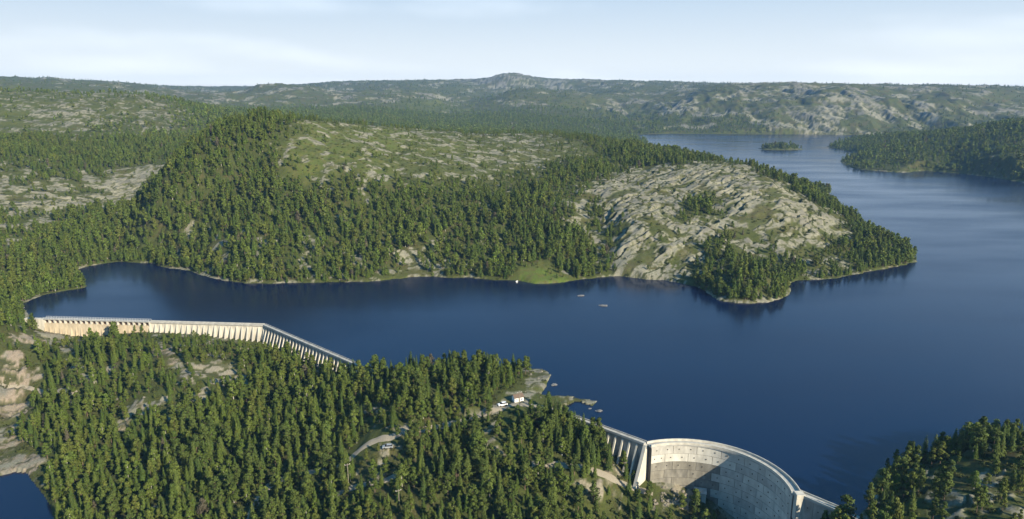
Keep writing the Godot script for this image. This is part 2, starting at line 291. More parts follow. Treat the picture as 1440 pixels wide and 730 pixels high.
func solve_spline() -> void:
	var n := SPOT.size() / 3
	ta.resize(n)
	tb.resize(n)
	for i in n:
		var dx := SPOT[i * 3] - APEX.x
		var dz := SPOT[i * 3 + 2] - APEX.y
		ta[i] = atan2(dx, -dz) * 2.2
		tb[i] = log(sqrt(dx * dx + dz * dz) / 100.0)
	var rows := []
	for i in n + 3:
		var row := PackedFloat64Array()
		row.resize(n + 4)
		if i < n:
			for j in n:
				var r2 := (ta[i] - ta[j]) * (ta[i] - ta[j]) + (tb[i] - tb[j]) * (tb[i] - tb[j])
				row[j] = r2 * log(maxf(r2, 1e-12))
			row[i] += 0.001
			row[n] = 1.0
			row[n + 1] = ta[i]
			row[n + 2] = tb[i]
			row[n + 3] = SPOT[i * 3 + 1]
		else:
			for j in n: row[j] = 1.0 if i == n else (ta[j] if i == n + 1 else tb[j])
		rows.append(row)
	var m := n + 3
	for c in m:
		var best := c
		for i in range(c, m):
			if absf(rows[i][c]) > absf(rows[best][c]): best = i
		var sw = rows[c]
		rows[c] = rows[best]
		rows[best] = sw
		var pivot: PackedFloat64Array = rows[c]
		var work := func(i: int) -> void:
			if i <= c: return
			var row: PackedFloat64Array = rows[i]
			var f := row[c] / pivot[c]
			if f == 0.0: return
			for k in range(c, m + 1): row[k] -= f * pivot[k]
			rows[i] = row
		for i in range(c + 1, m): work.call(i)
	tw.resize(m)
	for i in range(m - 1, -1, -1):
		var s: float = rows[i][m]
		for k in range(i + 1, m): s -= rows[i][k] * tw[k]
		tw[i] = s / rows[i][i]

func coarse_row(i: int) -> void:
	var r := ring[i * CS]
	var n := ta.size()
	var b := log(r / 100.0)
	var out := PackedFloat64Array()
	var nl := LAKE.size()
	for j in (NA / CS + 1):
		var th := A0 + (A1 - A0) * j * CS / NA
		var x := APEX.x + r * sin(th)
		var z := APEX.y - r * cos(th)
		var a := th * 2.2
		var h := tw[n] + tw[n + 1] * a + tw[n + 2] * b
		for k in n:
			var da := a - ta[k]
			var db := b - tb[k]
			var r2 := da * da + db * db
			if r2 > 1e-12: h += tw[k] * r2 * log(r2)
		# distance to the lake shore, positive on land
		var best := 1e12
		var inside := false
		for k in nl:
			var p := LAKE[k]
			var q := LAKE[(k + 1) % nl]
			var ex := q.x - p.x
			var ez := q.y - p.y
			var wx := x - p.x
			var wz := z - p.y
			var t := clampf((wx * ex + wz * ez) / (ex * ex + ez * ez), 0.0, 1.0)
			wx -= ex * t
			wz -= ez * t
			best = minf(best, wx * wx + wz * wz)
			if (p.y > z) != (q.y > z) and x < p.x + (z - p.y) / ez * ex: inside = not inside
		var s := sqrt(best) * (-1.0 if inside else 1.0)
		var keep := 0.0 if Geometry2D.is_point_in_polygon(Vector2(x, z), BELOW) else 1.0
		# ground cover
		var sw := 1e-9
		var d := 0.0
		var ro := 0.0
		var g := 0.0
		for k in range(0, COVER.size(), 5):
			var da := th - cov_a[k / 5]
			var db := (b - cov_b[k / 5])
			var w := da * da * 4.0 + db * db + 2e-5
			w = 1.0 / (w * w)
			sw += w
			d += w * COVER[k + 2]
			ro += w * COVER[k + 3]
			g += w * COVER[k + 4]
		out.append_array(PackedFloat64Array([h, s, keep, d / sw, ro / sw, g / sw]))
	coarse[i] = out

var FOOT := [[Vector2(-297, -420.2), Vector2(-149.2, -407.7)], [Vector2(-149.2, -407.7), Vector2(-76, -340.6)], [Vector2(20, -290.2), Vector2(53.6, -260.6)], [Vector2(101, -224.6), Vector2(113.5, -211)]]
var BELOW := PackedVector2Array([Vector2(-330, -412), Vector2(-297, -421), Vector2(-149, -404), Vector2(-77, -338), Vector2(-48, -300), Vector2(-8, -285), Vector2(18, -290), Vector2(53, -260), Vector2(75, -259), Vector2(92, -248), Vector2(99, -232), Vector2(100, -223), Vector2(112, -209), Vector2(150, -150), Vector2(150, 60), Vector2(-600, 60), Vector2(-600, -380)])
var cov_a := PackedFloat64Array()
var cov_b := PackedFloat64Array()

func look_up(i: int, j: int, k: int) -> float:      # a coarse map at fine ring i, spoke j
	var ci := i / CS
	var cj := j / CS
	var fi := float(i % CS) / CS
	var fj := float(j % CS) / CS
	var a: PackedFloat64Array = coarse[ci]
	var b: PackedFloat64Array = coarse[mini(ci + 1, coarse.size() - 1)]
	var j1 := mini(cj + 1, NA / CS)
	return lerpf(lerpf(a[cj * 6 + k], a[j1 * 6 + k], fj), lerpf(b[cj * 6 + k], b[j1 * 6 + k], fj), fi)

func fine_row(i: int) -> void:
	var r := ring[i]
	var hs := PackedFloat32Array()
	var cs := PackedColorArray()
	var ms := PackedFloat32Array()
	hs.resize(NA + 1)
	cs.resize(NA + 1)
	ms.resize(NA + 1)
	var ks := PackedFloat32Array()
	ks.resize(NA + 1)
	var n8: FastNoiseLite = nz.n8
	var n40: FastNoiseLite = nz.n40
	var n150: FastNoiseLite = nz.n150
	var n500: FastNoiseLite = nz.n500
	var n25: FastNoiseLite = nz.n25
	var slab: FastNoiseLite = nz.slab
	var slabd: FastNoiseLite = nz.slabd
	var chip: FastNoiseLite = nz.chip
	var chipd: FastNoiseLite = nz.chipd
	var n3: FastNoiseLite = nz.n3
	var far := smoothstep(1300, 2300, r)
	for j in NA + 1:
		var th := A0 + (A1 - A0) * j / NA
		var x := APEX.x + r * sin(th)
		var z := APEX.y - r * cos(th)
		var t := look_up(i, j, 0)
		var s := look_up(i, j, 1)
		var keep := look_up(i, j, 2)
		var wood := look_up(i, j, 3)
		var rock := look_up(i, j, 4)
		var green := look_up(i, j, 5)
		if r < 400.0 and x > 0.0 and x < 50.0 and z > -335.0 and z < -284.0: s = shore(x, z)
		s += n25.get_noise_2d(x * 1.7, z * 1.7) * (2.2 if r < 1300 else 6.0) * keep * (1.0 if r > 420.0 else 0.5)
		# the wooded islet
		var ix := (x - 640.0) / 52.0
		var iz := (z + 1712.0) / 26.0
		var si := (1.0 - sqrt(ix * ix + iz * iz)) * 30.0 + n25.get_noise_2d(x * 0.8, z * 0.8) * 5.0
		if si > s and s < 0.0 and absf(ix) < 1.6:
			s = si
			t = minf(si * 0.4, 9.0)
		if s < -60.0:
			hs[j] = -12.0
			cs[j] = Color(0.3, 0.28, 0.22)
			ms[j] = 0.0
			continue
		var patch := n25.get_noise_2d(x, z) * (1.0 - far) + n150.get_noise_2d(x * 1.6 + 900.0, z * 1.6) * 0.35 + far * n150.get_noise_2d(x * 0.7 + 500.0, z * 0.7) * 1.1
		if far > 0.0: patch += far * 0.45 * n40.get_noise_2d(x * 0.7, z * 0.7)
		patch += (0.42 if rock < 0.8 else 0.2) * n8.get_noise_2d(x * 0.75, z * 0.75) * (1.0 - far)
		if r < 700.0: patch += 0.22 * n3.get_noise_2d(x * 0.6, z * 0.6)
		var m := smoothstep(0.48, 0.58, rock * (0.84 - 0.18 * far) + patch * 0.62)
		if rock > 0.7 and r < 1100.0 and m > 0.0:
			var sp := x * 0.76 - z * 0.65
			var sq := x * 0.65 + z * 0.76 + n25.get_noise_2d(x * 0.6, z * 0.6) * 5.0
			m *= 1.0 - 0.92 * smoothstep(0.20, 0.36, n25.get_noise_2d(sp * 0.22 + 500.0, sq * 0.85))
		var h := t
		var inland := smoothstep(0.0, 30.0, s)
		var below := 1.0 - keep
		var calm := maxf(inland, below * 0.4)
		var up := n40.get_noise_2d(x, z) * 2.4 * calm + n8.get_noise_2d(x, z) * 0.45 * calm
		if r > 700: up += n150.get_noise_2d(x, z) * 5.0 * smoothstep(700, 1600, r) * inland
		if r > 2200: up += ((0.35 - absf(n500.get_noise_2d(x, z))) * 34.0 + n150.get_noise_2d(x * 0.8, z * 0.8 + 400.0) * 7.0) * smoothstep(2350, 2900, r) * (1.0 - 0.3 * smoothstep(3900, 4500, r)) * inland
		if r > 2250.0 and x > 300.0: up -= (absf(n150.get_noise_2d(x * 0.7 + 40.0, z * 0.3)) * 30.0 + absf(n40.get_noise_2d(x * 0.6, z * 0.2)) * 9.0) * smoothstep(2380, 2650, r) * (1.0 - smoothstep(3100, 3500, r)) * inland
		if r > 4300.0: up += 11.0 * (1.0 - smoothstep(80.0, 230.0, Vector2(x - 5.0, (z + 4750.0) * 0.5).length()))
		h += up
		# bedrock: slabs split by joints that run one way across the hills
		var crack := 0.0
		var tone := 0.0
		if m > 0.02:
			var wx := n25.get_noise_2d(x * 0.7 + 300.0, z * 0.7) * 4.0
			var wz := n25.get_noise_2d(x * 0.7, z * 0.7 + 300.0) * 4.0
			if far < 1.0:
				var p := (x + wx) * 0.76 - (z + wz) * 0.65
				var q := (x + wx) * 0.65 + (z + wz) * 0.76
				var ql := q / 9.5 + n40.get_noise_2d(p * 0.35, q * 1.1 + 90.0) * 1.6 + n25.get_noise_2d(p * 0.5, q * 1.2) * 0.5
				var fr := ql - floorf(ql)
				var strong := smoothstep(-0.35, 0.25, n25.get_noise_2d(p * 0.28 + 37.0 * floorf(ql), q * 0.1))
				var saw := 1.0 - fr / 0.84 if fr < 0.84 else (fr - 0.84) / 0.16
				var c1 := smoothstep(0.70, 0.80, fr) * (1.0 - smoothstep(0.92, 1.0, fr)) * strong
				var cv := slab.get_noise_2d(p / 17.0, q / 8.0)
				var cd := slabd.get_noise_2d(p / 17.0, q / 8.0) + 1.0
				var cv2 := chip.get_noise_2d(p / 6.0, q / 3.4)
				var cd2 := chipd.get_noise_2d(p / 6.0, q / 3.4) + 1.0
				var c3 := (1.0 - smoothstep(0.04, 0.16, cd)) * smoothstep(-0.2, 0.3, n8.get_noise_2d(x * 0.4, z * 0.4) + 0.1)
				var c2 := (1.0 - smoothstep(0.03, 0.16, cd2)) * smoothstep(0.05, 0.4, n40.get_noise_2d(x * 1.3 + 77.0, z * 1.3))
				crack = maxf(c1, c3)
				h += m * (1.0 - far) * calm * (0.35 + 0.65 * smoothstep(0.6, 0.95, rock)) * ((saw - 0.5) * (0.35 + strong) * 2.5 + cv * 0.8 + cv2 * 0.12 - c1 * 0.9 - c3 * 0.7 - c2 * 0.15 + 0.6)
				crack = maxf(crack, c2 * 0.35)
				tone = cv * 0.5 + cv2 * 0.5
			if far > 0.0:
				var p := (x * 0.9 - z * 0.43 + wx * 8.0) / 60.0
				var q := (x * 0.43 + z * 0.9 + wz * 8.0) / 110.0
				var cv := slab.get_noise_2d(p, q)
				var cd := slabd.get_noise_2d(p, q) + 1.0
				var cf := 1.0 - smoothstep(0.05, 0.3, cd)
				h += m * far * inland * (cv * 3.0 - cf * 3.0)
				crack = lerpf(crack, cf * 0.6, far)
				tone = lerpf(tone, cv, far)
		# shore line, lake bed
		if s > 0.0:
			h = minf(h, 0.35 + minf(s, 13.0) * lerpf(0.42, 1.2, smoothstep(0.5, 0.8, rock)) + maxf(s - 13.0, 0.0) * 1.3 + (30.0 if below > 0.5 else 0.0))
			h = maxf(h, -60.0 if keep < 0.97 else 0.15 + minf(s * 0.09, 3.0))
		else:
			h = -0.5 + s * 0.28 if below < 0.5 or s < -3.0 else minf(h, -0.5)
			h = maxf(h, -12.0)
		# along the dams the ground meets the concrete exactly
		if r < 520.0 and below < 1.1:
			var wet := 0
			var ax := x - AC.x
			var az := z - AC.y
			var ar := sqrt(ax * ax + az * az)
			if ar > 18.0 and ar < 46.0 and z < -222.0 and ax > -13.0: wet = 1 if ar > 33.2 else -1
			else:
				for q in FOOT:
					var e: Vector2 = q[1] - q[0]
					var l := e.length()
					e /= l
					var dx: float = x - q[0].x
					var dz: float = z - q[0].y
					var along := dx * e.x + dz * e.y
					var off := -dx * e.y + dz * e.x
					if along > -1.5 and along < l + 1.5 and absf(off) < 16.0: wet = -1 if off > 0.0 else 1
			if wet == 1: h = -14.0 if ar < 50.0 else -11.0
			elif wet == -1: h = t + up * 0.5
		if h < -21.2 and x < -120.0: h = -21.2 - 0.25 * clampf(-pond_edge(x, z), 0.0, 20.0) + (0.5 if pond_edge(x, z) > 0.0 else -0.9)
		elif x < -150.0 and z > -300.0 and pond_edge(x, z) < 0.0: h = -22.8
		hs[j] = h
		# colour of the matter
		var v3 := n3.get_noise_2d(x, z)
		var v8 := n8.get_noise_2d(x + 50.0, z)
		var v40 := n40.get_noise_2d(x + 400.0, z)
		var heath := Color(0.076, 0.090, 0.026).lerp(Color(0.092, 0.078, 0.038), smoothstep(-0.1, 0.6, v40 + v3 * 0.5))
		var grass := Color(0.095, 0.130, 0.027).lerp(Color(0.118, 0.122, 0.038), smoothstep(-0.4, 0.5, v8))
		var base := heath.lerp(grass, smoothstep(0.35, 1.05, green + v40 * 0.45 + v8 * 0.35))
		if green > 0.88: base = base.lerp(Color(0.105, 0.145, 0.028).lerp(Color(0.12, 0.12, 0.04), smoothstep(-0.2, 0.5, v8 + v3 * 0.6)), smoothstep(0.88, 0.97, green))
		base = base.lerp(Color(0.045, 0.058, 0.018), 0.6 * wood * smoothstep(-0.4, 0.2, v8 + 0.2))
		var stone := Color(0.250, 0.240, 0.178).lerp(Color(0.178, 0.172, 0.142), smoothstep(-0.4, 0.7, tone + v3 * 0.4))
		stone = stone.lerp(Color(0.30, 0.288, 0.218), smoothstep(0.1, 0.6, v40 + v8 * 0.5) * 0.7)
		if below > 0.5 and x < -170.0: stone = stone.lerp(Color(0.30, 0.235, 0.18), smoothstep(-0.3, 0.4, v8 + v40) * 0.8)
		elif below > 0.5: stone = stone.lerp(Color(0.32, 0.27, 0.20), 0.5)
		stone = stone.lerp(Color(0.055, 0.064, 0.024), smoothstep(0.25, 0.62, crack + v3 * 0.2) * 0.94)
		stone = stone.lerp(Color(0.075, 0.082, 0.03), smoothstep(0.10, 0.45, v8 * 0.8 + v3 * 0.5) * 0.8)
		var rim := (1.0 - smoothstep(0.5, 2.2, h + v8 * 1.6)) * keep * smoothstep(0.0, 0.35, v40 + v8 * 0.8 + 0.12) * (1.0 - far)
		if green > 0.85: rim *= 0.2
		ms[j] = m
		m = maxf(m, rim)
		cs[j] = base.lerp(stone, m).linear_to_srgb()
		ks[j] = crack * m
	rowK[i] = ks
	rowH[i] = hs
	rowC[i] = cs
	rowM[i] = ms

func shore(x: float, z: float) -> float:
	var p := Vector2(x, z)
	var best := 1e9
	for k in LAKE.size():
		best = minf(best, p.distance_to(Geometry2D.get_closest_point_to_segment(p, LAKE[k], LAKE[(k + 1) % LAKE.size()])))
	return -best if Geometry2D.is_point_in_polygon(p, LAKE) else best

func pond_edge(x: float, z: float) -> float:
	var p := Vector2(x, z)
	var best := 1e9
	for k in POND.size():
		best = minf(best, p.distance_to(Geometry2D.get_closest_point_to_segment(p, POND[k], POND[(k + 1) % POND.size()])))
	return -best if Geometry2D.is_point_in_polygon(p, POND) else best

func point(i: int, j: int) -> Vector3:
	var th := A0 + (A1 - A0) * j / NA
	return Vector3(APEX.x + ring[i] * sin(th), rowH[i][j], APEX.y - ring[i] * cos(th))

func normal_row(i: int) -> void:
	var out := PackedVector3Array()
	out.resize(NA + 1)
	var i0 := maxi(i - 1, 0)
	var i1 := mini(i + 1, ring.size() - 1)
	for j in NA + 1:
		var du := point(i1, j) - point(i0, j)
		var dv := point(i, mini(j + 1, NA)) - point(i, maxi(j - 1, 0))
		out[j] = dv.cross(du).normalized()
		if out[j].y < 0.0: out[j] = -out[j]
	rowN[i] = out

func spread(work: Callable, n: int) -> void:
	var id := WorkerThreadPool.add_group_task(work, n, -1, true)
	WorkerThreadPool.wait_for_group_task_completion(id)

# [ground height, bare rock share, wooded, keep] at a place
func ground(x: float, z: float) -> Array:
	var dx := x - APEX.x
	var dz := z - APEX.y
	var fj := (atan2(dx, -dz) - A0) / (A1 - A0) * NA
	var r := sqrt(dx * dx + dz * dz)
	var i := clampi(ring.bsearch(r) - 1, 0, ring.size() - 2)
	var j := clampi(int(fj), 0, NA - 1)
	var a := clampf((r - ring[i]) / (ring[i + 1] - ring[i]), 0.0, 1.0)
	var b := clampf(fj - j, 0.0, 1.0)
	var h0: PackedFloat32Array = rowH[i]
	var h1: PackedFloat32Array = rowH[i + 1]
	return [lerpf(lerpf(h0[j], h0[j + 1], b), lerpf(h1[j], h1[j + 1], b), a), rowM[i][j], look_up(i, j, 3), look_up(i, j, 1), look_up(i, j, 5), rowK[i][j]]

func gy(x: float, z: float) -> float:
	return ground(x, z)[0]

func build_ground() -> void:
	noise("n8", 9.0, 2)
	noise("n40", 42.0, 3)
	noise("n150", 160.0, 3)
	noise("n500", 620.0, 4)
	noise("n25", 24.0, 3)
	noise("n3", 2.6, 2)
	for k in [["slab", 0], ["slabd", 0], ["chip", 5], ["chipd", 5]]:
		var n := noise(k[0], 1.0, 1, FastNoiseLite.TYPE_CELLULAR)
		n.seed = 40 + k[1]
		n.cellular_jitter = 0.95
		n.cellular_return_type = FastNoiseLite.RETURN_DISTANCE2_SUB if k[0].ends_with("d") else FastNoiseLite.RETURN_CELL_VALUE
	make_rings()
	solve_spline()
	for k in range(0, COVER.size(), 5):
		var d := Vector2(COVER[k], COVER[k + 1]) - APEX
		cov_a.append(atan2(d.x, -d.y))
		cov_b.append(log(d.length() / 100.0))
	coarse.resize((ring.size() - 1) / CS + 1)
	spread(coarse_row, coarse.size())
	for a in [rowH, rowN, rowC, rowM, rowK]: a.resize(ring.size())
	spread(fine_row, ring.size())
	spread(normal_row, ring.size())
	var pos := PackedVector3Array()
	var nor := PackedVector3Array()
	var col := PackedColorArray()
	var idx := PackedInt32Array()
	for i in ring.size():
		var row := PackedVector3Array()
		row.resize(NA + 1)
		for j in NA + 1: row[j] = point(i, j)
		pos.append_array(row)
		nor.append_array(rowN[i])
		col.append_array(rowC[i])
	var w := NA + 1
	for i in ring.size() - 1:
		var a: PackedFloat32Array = rowH[i]
		var b: PackedFloat32Array = rowH[i + 1]
		var part := PackedInt32Array()
		part.resize(NA * 6)
		var k := 0
		for j in NA:
			if a[j] < -4.5 and b[j + 1] < -4.5 and a[j + 1] < -4.5 and b[j] < -4.5 and (look_up(i, j, 1) < -4.0): continue
			var o := i * w + j
			part[k] = o
			part[k + 1] = o + w
			part[k + 2] = o + w + 1
			part[k + 3] = o
			part[k + 4] = o + w + 1
			part[k + 5] = o + 1
			k += 6
		part.resize(k)
		idx.append_array(part)
	var arr := []
	arr.resize(Mesh.ARRAY_MAX)
	arr[Mesh.ARRAY_VERTEX] = pos
	arr[Mesh.ARRAY_NORMAL] = nor
	arr[Mesh.ARRAY_COLOR] = col
	arr[Mesh.ARRAY_INDEX] = idx
	var mesh := ArrayMesh.new()
	mesh.add_surface_from_arrays(Mesh.PRIMITIVE_TRIANGLES, arr)
	var m := mat("ground_cover", Color.WHITE, 0.95)
	m.vertex_color_use_as_albedo = true
	m.vertex_color_is_srgb = true
	m.albedo_texture = grain("soil", 40, 0.66, 1.0)
	m.uv1_triplanar = true
	m.uv1_world_triplanar = true
	m.uv1_scale = Vector3.ONE / 14.0
	tag(put("terrain", mesh, m), "", "", "", "structure")
	print("terrain triangles ", idx.size() / 3)

# ------------------------------------------------------------------ water
func sheet(called: String, polys: Array, y: float, m: Material) -> void:
	var st := SurfaceTool.new()
	st.begin(Mesh.PRIMITIVE_TRIANGLES)
	for poly: PackedVector2Array in polys:
		var t := Geometry2D.triangulate_polygon(poly)
		for k in t:
			st.set_normal(Vector3.UP)
			st.set_uv(poly[k] / 100.0)
			st.add_vertex(Vector3(poly[k].x, y, poly[k].y))
	var o := put(called, st.commit(), m)
	tag(o, "", "", "", "structure")

func build_water() -> void:
	var m := mat("lake_water", srgb(0.0013, 0.0062, 0.027), 0.09)
	m.metallic_specular = 0.36
	m.roughness_texture = grain("wind_lanes", 130, 0.4, 1.0, 1024, 4)
	m.roughness = 0.27
	m.uv1_scale = Vector3(0.055, 0.19, 1)
	var dry := PackedVector2Array([Vector2(-298, -421.5), Vector2(-149.5, -409), Vector2(-76, -341.5), Vector2(-40, -306), Vector2(10, -296), Vector2(18, -293), Vector2(53, -261.8)])
	for k in 15:
		var a := deg_to_rad(-21.0 + 118.0 * k / 14.0)
		dry.append(Vector2(67.13 + 33.6 * sin(a), -228.4 - 33.6 * cos(a)))
	dry.append_array(PackedVector2Array([Vector2(101.2, -223), Vector2(108.7, -218), Vector2(114, -210), Vector2(140, -170), Vector2(140, 60), Vector2(-330, 60), Vector2(-330, -421)]))
	var polys := []
	var rim := LAKE.duplicate()
	if Geometry2D.is_polygon_clockwise(rim): rim.reverse()
	for p in Geometry2D.offset_polygon(rim, 9.0):
		if Geometry2D.is_polygon_clockwise(p): continue
		for q in Geometry2D.clip_polygons(p, dry):
			if not Geometry2D.is_polygon_clockwise(q): polys.append(q)
	print("lake pieces ", polys.size())
	sheet("lake", polys, 0.0, m)
	sheet("pond", Geometry2D.offset_polygon(POND, 4.0), -22.0, m)

# ------------------------------------------------------------------ roads
var ROADS := [
	[1.6, PackedVector2Array([Vector2(0.6, -293.2), Vector2(-4.7, -291.3), Vector2(-12.5, -288.5), Vector2(-24.6, -282.9), Vector2(-36.2, -276.8), Vector2(-48.7, -270.1), Vector2(-56.2, -270.0), Vector2(-62.8, -267.8), Vector2(-70.3, -262.5), Vector2(-84.0, -261.2), Vector2(-95.8, -257.1), Vector2(-98.6, -248.3), Vector2(-98.4, -226.0)])],
	[1.3, PackedVector2Array([Vector2(-68, -246.5), Vector2(-60.2, -248.0), Vector2(-52.3, -247.2), Vector2(-44.4, -250.0)])],
	[1.5, PackedVector2Array([Vector2(8.0, -258.4), Vector2(18, -258.4), Vector2(31.4, -257.0), Vector2(44.1, -255.7), Vector2(56, -253.0)])],
	[1.3, PackedVector2Array([Vector2(-290, -330), Vector2(-272.8, -343.6), Vector2(-258.0, -350.5), Vector2(-235.4, -341.6), Vector2(-222.0, -336.0)])],
	[1.5, PackedVector2Array([Vector2(0.6, -293.2), Vector2(8.0, -293.2), Vector2(18.5, -292.0)])],
]
var road_pts := []

func build_roads() -> void:
	var m := mat("gravel", srgb(0.30, 0.265, 0.205), 0.95)
	m.albedo_texture = grain("gravel", 20, 0.7, 1.0, 256)
	m.uv1_triplanar = true
	m.uv1_world_triplanar = true
	m.uv1_scale = Vector3.ONE / 5.0
	for q in ROADS:
		var c := Curve2D.new()
		var l: PackedVector2Array = q[1]
		for k in l.size():
			var d := (l[mini(k + 1, l.size() - 1)] - l[maxi(k - 1, 0)]) / 5.0
			c.add_point(l[k], -d, d)
		c.bake_interval = 1.2
		var b := c.get_baked_points()
		var st := SurfaceTool.new()
		st.begin(Mesh.PRIMITIVE_TRIANGLES)
		var prev := []
		for k in b.size():
			var d := (b[mini(k + 1, b.size() - 1)] - b[maxi(k - 1, 0)]).normalized()
			var n: Vector2 = Vector2(-d.y, d.x) * q[0] * (1.0 + 0.18 * nz.n8.get_noise_2d(b[k].x * 2.0, b[k].y * 2.0))
			var row := []
			for s in [-1.0, -0.5, 0.0, 0.5, 1.0]:
				var p: Vector2 = b[k] + n * s
				row.append(Vector3(p.x, gy(p.x, p.y) + (0.14 if absf(s) < 0.9 else 0.02), p.y))
			if k:
				for e in 4: quad(st, prev[e], row[e], row[e + 1], prev[e + 1])
			prev = row
			road_pts.append([b[k], q[0]])
		st.generate_normals()
		tag(put("gravel_road", st.commit(), m), "", "", "", "structure")

func off_road(p: Vector2, gap: float) -> bool:
	for q in road_pts:
		if q[0].distance_squared_to(p) < (q[1] + gap) * (q[1] + gap): return false
	return true

# ------------------------------------------------------------------ dams
func concrete(called: String, r: float, g: float, b: float, lo := 0.6) -> StandardMaterial3D:
	var m := mat(called, srgb(r, g, b), 0.9)
	m.albedo_texture = grain("concrete" + called, 70, lo, 1.0, 512)
	m.uv1_triplanar = true
	m.uv1_world_triplanar = true
	m.uv1_scale = Vector3(1.0 / 22.0, 1.0 / 60.0, 1.0 / 22.0)
	return m

func foot(p: Vector2) -> float:
	return gy(p.x, p.y)

# a straight run of a buttress dam: face slab, crest slab, handrail and one triangular buttress every few metres
func buttress_run(root: Node3D, a: Vector2, b: Vector2, gap: float, face_m: Material, rib_m: Material, crest_m: Material, skip_first := false) -> void:
	var d := (b - a).normalized()
	var n := Vector2(-d.y, d.x)                    # downstream
	var len := a.distance_to(b)
	var count := int(len / gap)
	for k in count:                                # each bay of the face is a slab of its own
		var p := a + d * (len * k / count + 0.03)
		var q := a + d * (len * (k + 1) / count - 0.03)
		var low := minf(foot(p + n * 3.0), foot(q + n * 3.0)) - 1.5
		var st := tool()
		beam(st, p, q, -0.6, 0.9, low, 1.1)
		put("face_slab", done(st), face_m, root)
	for k in range(1 if skip_first else 0, count + 1):
		var p := a + d * (len * k / count)
		var low := foot(p + n * 2.0)
		low = minf(low, foot(p + n * 5.0)) - 0.8
		var out := maxf(0.9, (0.2 - low) * 0.38)
		var w := d * 0.36
		var y0 := 0.3
		var st := tool()
		var f := func(s: float) -> Array:
			var e := p + w * s
			var i := e + n * 0.5
			var o := e + n * (0.62 + out)
			var t := e + n * 0.95
			return [Vector3(i.x, low, i.y), Vector3(o.x, low, o.y), Vector3(t.x, y0, t.y), Vector3(i.x, y0, i.y)]
		solid(st, f.call(-1.0), f.call(1.0))
		put("buttress", done(st), rib_m, root)
	var cs := tool()
	beam(cs, a, b, 0.95, -1.25, 1.1, 1.7)
	put("crest_slab", done(cs), crest_m, root)
	for side in [0.95, -1.25]:
		var ps := tool()
		beam(ps, a, b, side, side - signf(side) * 0.24, 1.7, 2.25 if side > 0.0 else 2.05)
		put("parapet", done(ps), crest_m, root)

